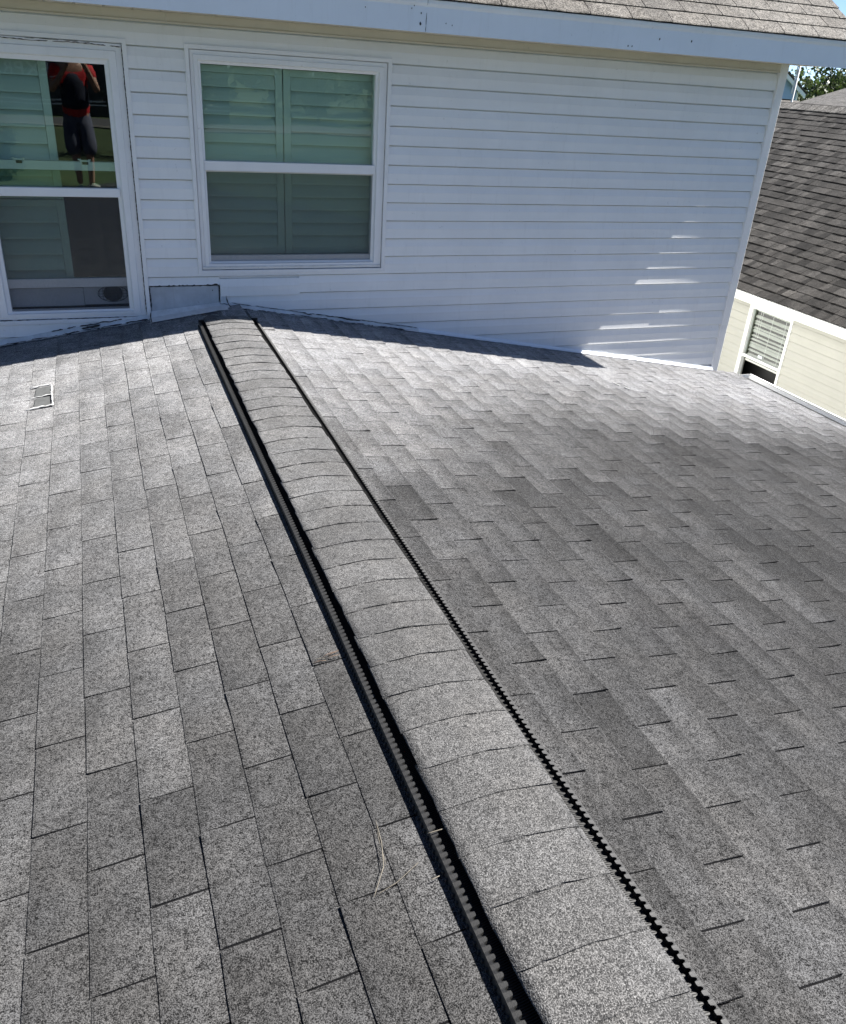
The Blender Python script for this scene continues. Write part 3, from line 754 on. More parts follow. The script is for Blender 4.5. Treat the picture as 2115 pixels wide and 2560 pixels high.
mb = MB(); n = mb.pts([(-0.014, -0.021, 0.082), (0.024, -0.021, 0.080), (0.034, -0.026, 0.020), (0.052, -0.105, -0.004), (0.0, -0.105, 0.0), (-0.010, -0.026, 0.025)] + [(-0.014, -0.0185, 0.082), (0.024, -0.0185, 0.080), (0.034, -0.0185, 0.010), (0.052, -0.105, -0.008), (0.0, -0.105, -0.004), (-0.010, -0.0185, 0.015)])
for q in ((0, 1, 2, 5), (5, 2, 3, 4), (6, 11, 8, 7), (11, 10, 9, 8)): mb.face([n+i for i in q])
for i, j in ((0, 1), (1, 2), (2, 3), (3, 4), (4, 5), (5, 0)): mb.face((n+i, n+j, n+6+j, n+6+i))
mb.build('flashing_corner', M['metal'], house)
bead('cracked_sealant', [(0.024, -0.024, 0.078), (0.030, -0.026, 0.045), (0.040, -0.03, 0.018), (0.055, -0.06, 0.002)], 0.009, M['seal'], house, seed=55)
bead('cracked_sealant', [(-0.02, -0.05, 0.030), (0.01, -0.04, 0.026), (0.035, -0.04, 0.018)], 0.007, M['seal'], house, seed=56, brk=0.05)
bead('cracked_sealant', [(-0.47, -0.03, -0.02), (-0.472, -0.045, -0.07), (-0.476, -0.08, -0.075)], 0.012, M['seal'], house, seed=57)
bead('peeling_caulk', [(-0.478, -0.07, -0.052), (-0.482, -0.10, -0.060), (-0.475, -0.125, -0.063), (-0.50, -0.13, -0.068)], 0.010, M['caulk'], house, seed=58)
bead('cracked_sealant', [(-0.47, -0.122, -0.064), (-0.3, -0.124, -0.036), (-0.15, -0.124, -0.012), (0.04, -0.115, 0.0)], 0.007, M['seal'], house, seed=59, brk=0.05)
bead('peeling_caulk', on := [(0.06, -0.115, 0.012), (0.10, -0.125, 0.006), (0.14, -0.128, 0.0)], 0.006, M['caulk'], house, seed=60)

# ------------------------------------------------------------------ windows
def rect_frame(mb, x0, x1, z0, z1, w_, prof, m=0):
    """mitred frame: prof = list of (inset from outer edge, y)"""
    for side in range(4):
        def cr(d):
            a = (x0+d, z0+d); b = (x1-d, z0+d); c = (x1-d, z1-d); e = (x0+d, z1-d)
            return [(a, b), (b, c), (c, e), (e, a)][side]
        n = mb.pts([(cr(d)[0][0], y, cr(d)[0][1]) for d, y in prof] + [(cr(d)[1][0], y, cr(d)[1][1]) for d, y in prof]); k = len(prof)
        for i in range(k): j = (i+1) % k; mb.face((n+i, n+j, n+k+j, n+k+i), m)
def bar(name, parent, x0, x1, y0, y1, z0, z1, m, bevel=0.0025):
    mb = MB(); mb.box(x0, x1, y0, y1, z0, z1); return mb.build(name, m, parent, bevel=bevel)
def make_window(W, gx0, gx1, ztop, zr1, zr0, zbot, label):
    x0, x1, z0, z1 = W
    mb = MB(); rect_frame(mb, x0, x1, z0, z1, 0, [(0.0, 0.017), (0.0, -0.024), (0.002, -0.0265), (0.023, -0.0265), (0.025, -0.024), (0.025, 0.017)])
    win = mb.build('window', M['trim'], house); tag(win, label)
    fx0, fx1, fz0, fz1 = x0+0.029, x1-0.029, z0+0.029, z1-0.029
    # frame: flat face, a step, a sloped stop down to the glass
    mb = MB()
    ins = [gx0-fx0, fx1-gx1, zbot-fz0, fz1-ztop]
    lv = [(0.0, 0.06), (0.0, -0.012), (0.32, -0.012), (0.36, -0.019), (0.72, -0.019), (0.80, -0.004), (1.0, 0.004), (1.0, 0.06)]
    for side in range(4):
        def cr(f):
            l, r_, b, t = fx0+ins[0]*f, fx1-ins[1]*f, fz0+ins[2]*f, fz1-ins[3]*f
            return [((l, b), (r_, b)), ((r_, b), (r_, t)), ((r_, t), (l, t)), ((l, t), (l, b))][side]
        n = mb.pts([(cr(f)[0][0], y, cr(f)[0][1]) for f, y in lv] + [(cr(f)[1][0], y, cr(f)[1][1]) for f, y in lv]); k = len(lv)
        for i in range(k-1): mb.face((n+i, n+i+1, n+k+i+1, n+k+i))
    mb.build('frame', M['trim'], win)
    return win
def pane(name, parent, x0, x1, y, z0, z1, m):
    mb = MB(); mb.box(x0, x1, y, y+0.004, z0, z1); return mb.build(name, m, parent)
def screen(parent, x0, x1, y, z0, z1):
    mb = MB(); mb.quad((x0, y, z0), (x1, y, z0), (x1, y, z1), (x0, y, z1)); return mb.build('insect_screen', M['screen'], parent, fix=False)
def shutter(parent, x0, x1, z0, z1, y, nl, stile=0.046, rail=0.04, tilt=69):
    bar('shutter_stile', parent, x0, x0+stile, y, y+0.028, z0, z1, M['shutter']); bar('shutter_stile', parent, x1-stile, x1, y, y+0.028, z0, z1, M['shutter'])
    bar('shutter_rail', parent, x0+stile, x1-stile, y, y+0.028, z0, z0+rail, M['shutter']); bar('shutter_rail', parent, x0+stile, x1-stile, y, y+0.028, z1-rail, z1, M['shutter'])
    a, b = z0+rail, z1-rail; p = (b-a)/nl; hh = p*0.56; t = rad(tilt)
    mb = MB(); pts = [(math.cos(q/10*2*math.pi)*hh, math.sin(q/10*2*math.pi)*0.0045) for q in range(10)]
    mb.prism(pts, lambda q, s: (s, q[0]*math.cos(t)-q[1]*math.sin(t), q[0]*math.sin(t)+q[1]*math.cos(t)), x0+stile+0.002, x1-stile-0.002)
    me = mb.mesh('shutter_louver', M['shutter'])
    for i in range(nl):
        o = link('shutter_louver', me, parent); o.location = (0, y+0.016, a+(i+0.5)*p)
# right window
g = (-0.055, 1.046)
win2 = make_window(W2, *g, 1.457, 0.918, 0.860, 0.298, 'white double-hung window with closed shutters, insect screen on its lower half')
bar('meeting_rail', win2, g[0]-0.012, g[1]+0.012, -0.008, 0.045, 0.862, 0.918, M['trim'])
bar('screen_edge', win2, g[0], g[1], -0.006, 0.006, 0.8555, 0.8605, M['soffit'], 0)
pane('pane', win2, g[0]-0.02, g[1]+0.02, 0.030, 0.90, 1.475, M['glass'])
pane('pane', win2, g[0]-0.02, g[1]+0.02, 0.040, 0.31, 0.90, M['glass'])
screen(win2, g[0]-0.004, g[1]+0.004, 0.012, 0.295, 0.858)
bar('lower_sash_rail', win2, g[0]-0.02, g[1]+0.02, 0.018, 0.05, 0.292, 0.334, M['trim'])
bar('sill_channel', win2, W2[0]+0.034, W2[1]-0.034, -0.024, -0.0165, 0.262, 0.272, M['metal'], 0)
for x0, x1 in ((-0.11, 0.456), (0.462, 1.10)):
    shutter(win2, x0, x1, 0.905, 1.455, 0.085, 6)
    shutter(win2, x0, x1, 0.33, 0.902, 0.085, 6)
# left window: raised sash, shutter only over its left part
g = (-1.300, -0.597)
win1 = make_window(W1, *g, 1.418, 0.745, 0.69, 0.002, 'white double-hung window beside the bare board, lower sash raised a little')
bar('meeting_rail', win1, g[0]-0.012, g[1]+0.012, -0.016, 0.02, 0.694, 0.745, M['trim'], 0.004)
pane('pane', win1, g[0]-0.02, g[1]+0.02, 0.024, 0.74, 1.435, M['glass'])
pane('pane', win1, g[0]-0.02, g[1]+0.02, 0.060, 0.19, 0.86, M['glass'])
bar('raised_sash_rail', win1, g[0]-0.02, g[1]+0.02, 0.045, 0.085, 0.838, 0.888, M['trim'])
bar('raised_sash_rail', win1, g[0]-0.02, g[1]+0.02, 0.045, 0.085, 0.137, 0.192, M['trim'])
for xl_ in (-1.13, -0.765):
    mb = MB(); mb.box(xl_-0.030, xl_+0.030, 0.040, 0.062, 0.8885, 0.8965); mb.box(xl_-0.040, xl_-0.022, 0.036, 0.06, 0.8965, 0.9035); mb.box(xl_+0.018, xl_+0.034, 0.038, 0.06, 0.8965, 0.901); mb.box(xl_-0.017, xl_+0.017, 0.0395, 0.0415, 0.872, 0.8880, 1)
    mb.build('sash_latch', [M['trim'], M['wire']], win1)
screen(win1, g[0]-0.004, g[1]+0.004, 0.010, 0.0, 0.70)
shutter(win1, -1.52, -0.915, 0.66, 1.47, 0.135, 8)
shutter(win1, -1.52, -0.915, 0.0, 0.655, 0.135, 6)
bar('sill_panel', win1, -1.34, -0.87, 0.075, 0.083, 0.012, 0.128, M['sillplastic'], 0.001)
bar('sill_panel', win1, -0.868, -0.58, 0.078, 0.086, 0.016, 0.130, M['sillplastic'], 0.001)
# gaps and old sealant round its casing
bead('cracked_sealant', [(W1[0], -0.0275, 1.520), (-1.2, -0.0275, 1.5245), (-0.98, -0.0275, 1.516), (-0.75, -0.0275, 1.521), (-0.497, -0.0275, 1.514)], 0.007, M['seal'], house, seed=61, brk=0.07)
bead('cracked_sealant', [(-1.0, -0.0275, 1.526), (-0.8, -0.0275, 1.528), (-0.66, -0.0275, 1.524)], 0.004, M['seal'], house, seed=62, brk=0.12)
bead('casing_gap', [(-0.4955, -0.020, 1.507), (-0.4955, -0.020, 1.2), (-0.4955, -0.019, 0.8), (-0.4955, -0.019, 0.4), (-0.4955, -0.019, -0.02)], 0.0075, M['seal'], house, seed=63)
bead('casing_gap', [(-1.4, -0.021, -0.047), (-1.1, -0.021, -0.046), (-0.9, -0.021, -0.048), (-0.62, -0.021, -0.046)], 0.006, M['seal'], house, seed=64, brk=0.03)
bead('casing_gap', [(-0.468, -0.020, -0.02), (-0.466, -0.02, 0.15)], 0.006, M['seal'], house, seed=65)

# round black fan with a wire guard standing on the left window's sill, inside
fan = empty('window_fan'); tag(fan, 'round black fan behind an oval wire guard inside the left window', 'fan')
mb = MB(); c = Vector((-0.690, 0.0, 0.088)); seg = 28
ring = lambda r1, r2, y: [(c.x+math.cos(i/seg*6.2832)*r1, y, c.z+math.sin(i/seg*6.2832)*r2) for i in range(seg)]
a = mb.pts(ring(0.060, 0.052, 0.066)); b = mb.pts(ring(0.060, 0.052, 0.0735)); 
mb.face([a+i for i in range(seg)]); mb.face([b+i for i in range(seg)][::-1])
for i in range(seg): j = (i+1) % seg; mb.face((a+i, a+j, b+j, b+i))
mb.build('housing', M['wire'], fan)
mb = MB(); mb.tube(ring(0.093, 0.052, 0.058)+ring(0.093, 0.052, 0.058)[:1], 0.0018, 6)
for q in range(-4, 5):
    x = c.x+q*0.021; hz_ = 0.052*math.sqrt(max(0, 1-(q*0.021/0.093)**2)); mb.tube([(x, 0.058, c.z-hz_), (x, 0.058, c.z+hz_)], 0.0011, 5)
for q in (-2, -1, 0, 1, 2):
    z = c.z+q*0.0185; hx = 0.093*math.sqrt(max(0, 1-(q*0.0185/0.052)**2)); mb.tube([(c.x-hx, 0.058, z), (c.x+hx, 0.058, z)], 0.0011, 5)
mb.build('wire_guard', M['wire'], fan)

# dim room behind both windows
mb = MB(); X0, X1, Y0, Y1, Z0, Z1 = -3.2, 2.4, 0.094, 3.4, -0.9, 1.68
mb.quad((X0, Y1, Z0), (X1, Y1, Z0), (X1, Y1, Z1), (X0, Y1, Z1)); mb.quad((X0, Y0, Z0), (X0, Y1, Z0), (X0, Y1, Z1), (X0, Y0, Z1)); mb.quad((X1, Y0, Z0), (X1, Y1, Z0), (X1, Y1, Z1), (X1, Y0, Z1))
mb.quad((X0, Y0, Z0), (X1, Y0, Z0), (X1, Y1, Z0), (X0, Y1, Z0)); mb.quad((X0, Y0, Z1), (X1, Y0, Z1), (X1, Y1, Z1), (X0, Y1, Z1))
mb.build('room', M['room'], house, fix=False)

# ------------------------------------------------------------------ next-door house (cream), seen beyond the gutter
nb = tag(empty('neighbour_house'), 'cream sided neighbouring house with brown shingle roof and a blinded window', 'house')
NX, NS = 8.0, 0.1175
NY0, NY1 = -7.0, 13.5
NW = (2.90, 3.77, -2.30, -1.165)                       # window casing y0 y1 z0 z1
mb = MB()
def nsheet(y0, y1, z0, z1): mb.box(NX+0.022, NX+0.1, y0, y1, z0, z1)
nsheet(NY0, NW[0]+.03, GROUND, -1.09); nsheet(NW[1]-.03, NY1, GROUND, -1.09); nsheet(NW[0]+.03, NW[1]-.03, NW[3]-.03, -1.09); nsheet(NW[0]+.03, NW[1]-.03, GROUND, NW[2]+.03)
nwall = mb.build('wall', M['nb_siding'], nb)
for k in range(20):
    z1 = -1.105-k*NS; z0 = z1-NS
    sp = [(NY0, NY1)] if z1 < NW[2] else [(NY0, NW[0]+.005), (NW[1]-.005, NY1)]
    for a, b in sp:
        mb = MB(); mb.prism(lap_profile(z0, NS, 1.0), lambda q, t: (NX+0.004+q[0], t, q[1]), a, b); mb.build('siding_panel', M['nb_siding'], nwall)
def fr_y(mb, y0, y1, z0, z1, prof):
    for side in range(4):
        def cr(d): a = (y0+d, z0+d); b = (y1-d, z0+d); c_ = (y1-d, z1-d); e = (y0+d, z1-d); return [(a, b), (b, c_), (c_, e), (e, a)][side]
        n = mb.pts([(NX+x, *cr(d)[0]) for d, x in prof]+[(NX+x, *cr(d)[1]) for d, x in prof]); k = len(prof)
        for i in range(k): j = (i+1) % k; mb.face((n+i, n+j, n+k+j, n+k+i))
mb = MB(); fr_y(mb, *NW, [(0, 0.0), (0, -0.022), (0.03, -0.022), (0.034, -0.010), (0.055, -0.010), (0.058, 0.05), (0.03, 0.05)])
nwin = mb.build('window', M['nb_trim'], nb); tag(nwin, 'cream framed window with pale blinds and lower sash open')
wy0, wy1 = NW[0]+0.058, NW[1]-0.058
def ybar(name, y0, y1, x0, x1, z0, z1, m, par=nwin): mb = MB(); mb.box(NX+x0, NX+x1, y0, y1, z0, z1); return mb.build(name, m, par, bevel=0.002)
ybar('meeting_rail', wy0, wy1, -0.006, 0.04, -1.925, -1.885, M['nb_trim'])
mb = MB(); mb.box(NX+0.02, NX+0.024, wy0-0.01, wy1+0.01, -1.89, NW[3]-0.05); mb.build('pane', M['nb_glass'], nwin)
mb = MB(); zt = -1.245; r = random.Random(2)
sl_m = MB(); sl_m.prism([(-0.015, -0.0085), (0.0, 0.002), (0.015, 0.0090), (0.015, 0.0075), (0.0, 0.0005), (-0.015, -0.010)], lambda q, t: (q[0], t, q[1]), wy0+0.02, wy1-0.015)
sme = sl_m.mesh('blind_slat', M['blind'])
for k in range(16):
    o = link('blind_slat', sme, nwin); o.location = (NX+0.075, r.uniform(-0.003, 0.003), -1.265-0.043*k); o.rotation_euler = (rad(r.uniform(-0.3, 0.3)), rad(4), 0)
ybar('blind_headrail', wy0+0.015, wy1-0.01, 0.055, 0.095, -1.245, -1.20, M['blind'])
ybar('blind_bottom_rail', wy0+0.03, wy1-0.02, 0.05, 0.09, -1.985, -1.955, M['blind'])
mb = MB()
for yy in (wy0+0.12, (wy0+wy1)/2, wy1-0.12, wy1-0.16): mb.tube([(NX+0.050, yy, -1.24), (NX+0.050, yy, -1.88 if yy < 3.55 else -1.62)], 0.0022, 5)
mb.build('blind_cord', M['nb_trim'], nwin)
ybar('glass_label', 3.33, 3.42, 0.0165, 0.0195, -1.865, -1.825, M['label'])
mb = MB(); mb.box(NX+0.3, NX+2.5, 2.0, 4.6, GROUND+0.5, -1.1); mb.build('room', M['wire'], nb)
mb = MB()
mb.quad((NX+0.1, NY0, GROUND), (NX+7.4, NY0, GROUND), (NX+7.4, NY0, -1.0), (NX+0.1, NY0, -1.0)); mb.quad((NX+0.1, NY1, GROUND), (NX+7.4, NY1, GROUND), (NX+7.4, NY1, -1.0), (NX+0.1, NY1, -1.0)); mb.quad((NX+7.4, NY0, GROUND), (NX+7.4, NY1, GROUND), (NX+7.4, NY1, -1.0), (NX+7.4, NY0, -1.0))
mb.build('side_wall', M['nb_siding'], nb, fix=False)
NE, NEZ, NP = 7.70, -0.955, rad(30); NRX = 11.68; NRZ = NEZ+(NRX-NE)*math.tan(NP)
for y0, y1 in ((NY0-0.3, 1.742), (1.744, NY1+0.3)):
    mb = MB(); prof = [(NE, NEZ-0.135), (NE-0.002, NEZ-0.045), (NE-0.012, NEZ-0.035), (NE-0.014, NEZ-0.012), (NE+0.02, NEZ-0.005), (NE+0.02, NEZ-0.135)]
    mb.prism(prof, lambda q, t: (q[0], t, q[1]), y0, y1); mb.build('fascia', M['nb_trim'], nb)
mb = MB(); mb.box(NE+0.02, NX+0.01, NY0, NY1, NEZ-0.132, NEZ-0.12); mb.build('soffit', M['nb_trim'], nb)
mb = MB(); mb.prism([(NE+0.01, NEZ-0.01), (NRX, NRZ-0.012), (2*NRX-NE, NEZ-0.01), (2*NRX-NE, NEZ-0.06), (NRX, NRZ-0.14), (NE+0.03, NEZ-0.06)], lambda q, t: (q[0], t, q[1]), NY0-0.3, NY1+0.3)
nroof = mb.build('roof', M['felt'], nb); tag(nroof, 'dark brown laminated shingle roof of the cream house')
NX_, NZ_ = Vector((-math.cos(NP), 0, -math.sin(NP))), Vector((-math.sin(NP), 0, math.cos(NP))); NY_ = NZ_.cross(NX_)
NEX = 0.155; rest = MB(); rest_t = []; rn = random.Random(14); cl = []
for c in range(30):
    yy = NY0-0.3-rn.uniform(0, 0.2); lift = 0
    o = Vector((NE-0.012, 0, NEZ-0.002)) - NX_*(c*NEX)
    while yy < NY1+0.3:
        wv = rn.uniform(0.06, 0.19); thick = rn.random() < 0.5
        a, b = max(yy, NY0-0.3), min(yy+wv, NY1+0.3)
        if b-a > 0.02:
            P = o + Vector((0, (a+b)/2, 0)) - NX_*0.07
            d = P-CAM; z = d.dot(FWD); u = d.dot(RGT)/z*2071/2115
            vis = 0.34 < u < 0.52 and P.y < 13
            cl.append((0 if not vis else 1/(z*z)*(b-a), c, o, a, b, thick, max(0.5, 1+rn.gauss(0, 0.34))))
        yy += wv
cl.sort(key=lambda q: -q[0])
for i, (s_, c, o, a, b, thick, tone) in enumerate(cl):
    h = 0.015 if thick else 0.009
    L_ = NEX+0.05; w_ = b-a
    loc = [(-L_, 0, 0.001), (-L_, w_, 0.001), (0, w_, h), (0, 0, h), (-L_, 0, -0.004), (-L_, w_, -0.004), (0, w_, h-0.008), (0, 0, h-0.008)]
    fc = ((0, 3, 2, 1), (3, 7, 6, 2), (0, 4, 7, 3), (1, 2, 6, 5), (4, 5, 6, 7))
    Mx = frame_matrix(NX_, NY_, NZ_, o + Vector((0, b if NY_.y < 0 else a, 0)))
    if s_ > 0 and i < 300:
        mb = MB(); n = mb.pts(loc)
        for q in fc: mb.face([n+k for k in q])
        ob = mb.build('shingle', M['brown'], nroof); with_tone(ob.data); ob.matrix_world = Mx; ob.color = (tone, tone, tone, 1)
    else:
        n = rest.pts([tuple(Mx @ Vector(q)) for q in loc])
        for q in fc: rest.face([n+k for k in q]); rest_t.append(tone)
ro = rest.build('shingle_field', M['brown'], nroof); with_tone(ro.data, per_face=rest_t); tag(ro, 'remaining brown laminated shingles of the roof', kind='stuff')
for k in range(int((NY1-NY0+0.6)/0.2)):                # ridge caps
    mb = MB(); y0 = NY0-0.3+k*0.2; h = 0.012
    mb.prism([(NRX-0.15, NRZ-0.15*math.tan(NP)+0.028), (NRX, NRZ+0.036), (NRX+0.15, NRZ-0.15*math.tan(NP)+0.028), (NRX+0.15, NRZ-0.15*math.tan(NP)+0.014), (NRX, NRZ+0.022), (NRX-0.15, NRZ-0.15*math.tan(NP)+0.014)], lambda q, t: (q[0], t, q[1]+(0.006 if t == y0 else 0)), y0, y0+0.205)
    ob = mb.build('ridge_cap', M['far_roof'], nroof); with_tone(ob.data); tt = 1.15+rn.gauss(0, 0.08); ob.color = (tt, tt, tt, 1)

# ------------------------------------------------------------------ things farther off, right
th = tag(empty('far_house'), 'low house with a plain grey roof slope behind the brown ridge', 'house')
zg = lambda x: 1.377+0.277*(x-26.765)
mb = MB(); mb.prism([(24.0, zg(24)), (33.0, zg(33)), (42.0, zg(24)), (42.0, zg(24)-0.12), (33.0, zg(33)-0.2), (24.0, zg(24)-0.12)], lambda q, t: (q[0], t, q[1]), 12.0, 24.0)
o = mb.build('roof', M['far_roof'], th); with_tone(o.data)
mb = MB(); mb.prism([(24.4, GROUND), (41.6, GROUND), (41.6, zg(24)), (33.0, zg(33)-0.25), (24.4, zg(24))], lambda q, t: (q[0], t, q[1]), 12.4, 23.6); mb.build('wall', M['nb_siding'], th)
mb = MB(); mb.prism([(20.0, 0.12), (24.4, 1.335), (28.8, 0.12), (28.8, 0.02), (24.4, 1.2), (20.0, 0.02)], lambda q, t: (t, q[0], q[1]), 17.5, 26.75); o = mb.build('annex_roof', M['upper'], th); with_tone(o.data)
mb = MB(); mb.box(17.4, 26.45, 24.33, 24.47, 1.325, 1.362); mb.build('ridge_strip', M['felt'], th)
mb = MB(); mb.box(17.9, 26.4, 20.4, 28.4, GROUND, 0.10); mb.build('annex_wall', M['nb_siding'], th)

bh = tag(empty('blue_house'), 'pale blue gabled house with white bargeboards in front of the trees', 'house')
ax, az = 38.1, 3.42; ex, ez = 41.15, 1.615
mb = MB(); mb.prism([(ax-2.75, GROUND), (ax+2.75, GROUND), (ax+2.75, ez+0.12), (ax, az-0.12), (ax-2.75, ez+0.12)], lambda q, t: (q[0], t, q[1]), 40.0, 49); mb.build('wall', M['blue_siding'], bh)
for k in range(24):
    z0 = 1.0-0.2*k+3*0.2*0; z0 = 2.9-0.2*k
    hw = min(2.75, (az-0.15-z0)/((az-ez)/3.05)-0.05)
    if hw > 0.1:
        mb = MB(); mb.prism([(39.985, z0), (39.985, z0+0.02), (39.999, z0+0.19), (39.999, z0)], lambda q, t: (t, q[0], q[1]), ax-hw, ax+hw); mb.build('siding_panel', M['blue_siding'], bh)
for s in (-1, 1):
    mb = MB(); mb.prism([(ax, az), (ax+s*3.05, ez), (ax+s*3.05, ez-0.22), (ax, az-0.24)], lambda q, t: (q[0], t, q[1]), 39.65, 39.75); mb.build('bargeboard', M['nb_trim'], bh)
    mb = MB(); mb.prism([(ax, az+0.1), (ax+s*3.15, ez+0.06), (ax+s*3.15, ez), (ax, az)], lambda q, t: (q[0], t, q[1]), 39.6, 49.3); o = mb.build('roof', M['far_roof'], bh); with_tone(o.data)
    mb = MB(); mb.box(*sorted((ax+s*2.62, ax+s*2.76)), 39.96, 40.06, GROUND, ez+0.1); mb.build('corner_board', M['nb_trim'], bh)

pole = tag(empty('mast_pole'), 'pale slim pole standing up behind the brown roof ridge', 'pole')
mb = MB(); mb.tube([(18.85, 16, GROUND), (18.86, 16, 3.4)], [0.034, 0.028], 12); mb.build('shaft', M['pole'], pole, smooth=True)
mb = MB(); mb.tube([(18.85, 16, 3.4), (18.86, 16, 3.46), (18.86, 16, 3.5)], [0.05, 0.05, 0.01], 12); mb.build('cap', M['pole'], pole)
mb = MB(); mb.tube([(18.785, 16, 1.55), (18.785, 16, 2.35)], 0.018, 8); mb.tube([(18.785, 16, 1.62), (18.855, 16, 1.62)], 0.012, 6); mb.tube([(18.785, 16, 2.28), (18.855, 16, 2.28)], 0.012, 6); mb.build('conduit', M['pole'], pole)

def tree(x, y, h, r, n, label, m, seed, group=None, trunk=0.18, name='broadleaf_tree', low=0.25, leaf=0.22, cat='tree'):
    R_ = random.Random(seed); root = tag(empty(name), label, cat, group)
    mb = MB(); z0 = GROUND; top = Vector((x, y, z0+h*0.62))
    mb.tube([(x, y, z0), (x+R_.uniform(-.1, .1), y, z0+h*0.3), tuple(top)], [trunk, trunk*0.75, trunk*0.35], 9)
    cl_ = []
    for i in range(16):
        a = R_.uniform(0, 6.283); f = R_.uniform(low, 0.95); rr_ = r*math.sin(math.pi*min(1, (f-low*0.6)/(1.05-low*0.6))**0.8)*R_.uniform(0.45, 0.95)
        c_ = Vector((x+math.cos(a)*rr_, y+math.sin(a)*rr_, z0+h*f)); cl_.append((c_, r*R_.uniform(0.28, 0.5)))
        b0 = Vector((x, y, z0+h*max(0.12, f*0.6))); mb.tube([b0, b0.lerp(c_, 0.55)+Vector((0, 0, h*0.03)), c_], [trunk*0.33, trunk*0.2, trunk*0.06], 6)
    mb.build('trunk', M['bark'], root, smooth=True, fix=False)
    lm = MB()
    for i in range(n):
        c_, rr_ = cl_[R_.randrange(len(cl_))]
        d = Vector((R_.gauss(0, 1), R_.gauss(0, 1), R_.gauss(0, 0.8))).normalized()*rr_*R_.random()**0.4
        p = c_+d; u = Vector((R_.gauss(0, 1), R_.gauss(0, 1), R_.gauss(0, 1))).normalized(); v = u.cross(Vector((R_.gauss(0, 1), R_.gauss(0, 1), R_.gauss(0, 1)))).normalized()
        s = leaf*R_.uniform(0.6, 1.3); k = lm.pts([p-u*s*0.5, p+v*s*0.28, p+u*s*0.5, p-v*s*0.28]); lm.face((k, k+1, k+2, k+3))
    lm.build('crown', m, root, fix=False); return root
TR = [(44.5, 50, 8.2, 3.0, 'broad green tree right of the blue gable', 'leaf'), (49.5, 52, 8.6, 3.4, 'tall light green tree behind the slim pole', 'leaf'),
      (53.5, 51, 7.5, 2.9, 'dense yellow-green tree above the plain grey slope', 'leaf'), (57.5, 54, 7.0, 3.2, 'round tree beside a gap of sky', 'leaf2'),
      (46.5, 58, 10.0, 4.0, 'dark tall tree standing behind the others', 'leaf2'), (52.0, 60, 10.2, 4.2, 'dark wide tree in the rear row', 'leaf2'), (61.5, 56, 7.6, 3.4, 'green tree at the far end of the row', 'leaf'), (39.5, 56, 9.6, 3.8, 'dark tree behind the blue gable roof', 'leaf2')]
for i, (x, y, h, r, lb, m) in enumerate(TR): tree(x, y, h, r, 6000, lb, M[m], 100+i, 'trees beyond the houses', leaf=0.34, low=0.12)

# ------------------------------------------------------------------ what the window glass mirrors: street side
sb = tag(empty('shop_building'), 'charcoal building across the street with a navy EXPRESS sign', 'building')
SY = -73.0
mb = MB(); mb.box(-40, 11, SY-12, SY, GROUND, 3.2); mb.build('wall', M['dark_wall'], sb)
mb = MB(); mb.box(-14.0, -1.2, SY, SY+0.12, -0.85, 0.45); sg = mb.build('sign_board', M['sign'], sb)
for zz in (-2.35, -2.62): mb = MB(); mb.box(-40, 11, SY, SY+0.06, zz-0.05, zz+0.05); mb.build('trim_band', M['letter'], sb)
cu = D.curves.new('sign_lettering', 'FONT'); cu.body = 'EXPRESS'; cu.size = 1.28; cu.extrude = 0.03; cu.space_character = 1.12; cu.offset = 0.015
to = link('sign_lettering', cu); to.rotation_euler = (rad(90), 0, rad(180)); to.location = (-2.75, SY+0.16, -0.66)
bpy.context.view_layer.update()
dg = bpy.context.evaluated_depsgraph_get(); tm = D.meshes.new_from_object(to.evaluated_get(dg)); mw = to.matrix_world.copy(); D.objects.remove(to)
tm.transform(mw); tm.materials.clear(); tm.materials.append(M['letter']); link('sign_lettering', tm, sg)
tree(-4.2, -34, 2.1, 1.1, 2600, 'leafy shrub on the lawn in front of the house', M['leaf2'], 301, None, 0.05, 'shrub', 0.12, 0.13, 'shrub')
for i, (x, y) in enumerate(((15, -74), (20, -78), (26, -75), (33, -77), (41, -74))): tree(x, y, 8.5+i % 3, 3.6, 2200, ('tall street tree beside the charcoal building', 'broad street tree behind the kerb, second from the building', 'dense street tree third from the building', 'dark street tree fourth from the building', 'outermost street tree past the building')[i], M['leaf' if i % 2 else 'leaf2'], 320+i, 'street trees', leaf=0.5, low=0.1)
for i in range(13):
    tree(-62+i*9.5+random.uniform(-2, 2), -92+random.uniform(-4, 4), 15+random.uniform(-2, 3), 6.5, 1500, 'tall dark tree in the row behind the charcoal building', M['leaf2' if i % 3 else 'leaf'], 360+i, 'tall trees behind the charcoal building', 0.4, leaf=1.3, low=0.08)
tree(3.4, -44, 6.4, 2.6, 3000, 'young tree on the lawn towards the street', M['leaf'], 302, None, 0.12)

# ------------------------------------------------------------------ the person holding the phone (mirrored in the left window)
per = tag(empty('person'), 'person in red and navy shirt and shorts standing on the roof holding up a phone', 'person')
px, py = -0.80, -6.10; fz = zr(px)+0.012
def skin_body(name, verts, edges, radii, m, parent, root=0, sub=2):
    me = D.meshes.new(name); me.from_pydata([tuple(v) for v in verts], edges, []); me.materials.append(m)
    o = link(name, me, parent)
    sk = o.modifiers.new('skin', 'SKIN'); sk.use_smooth_shade = True
    bpy.context.view_layer.objects.active = o
    if not me.skin_vertices:
        o.select_set(True); bpy.ops.mesh.customdata_skin_add(); o.select_set(False)
    for i, sv in enumerate(me.skin_vertices[0].data):
        rr_ = radii[i]; sv.radius = rr_ if hasattr(rr_, '__len__') else (rr_, rr_); sv.use_root = (i == root)
    s2 = o.modifiers.new('sub', 'SUBSURF'); s2.levels = sub; s2.render_levels = sub
    return o
hx, hz0 = px, fz+0.90
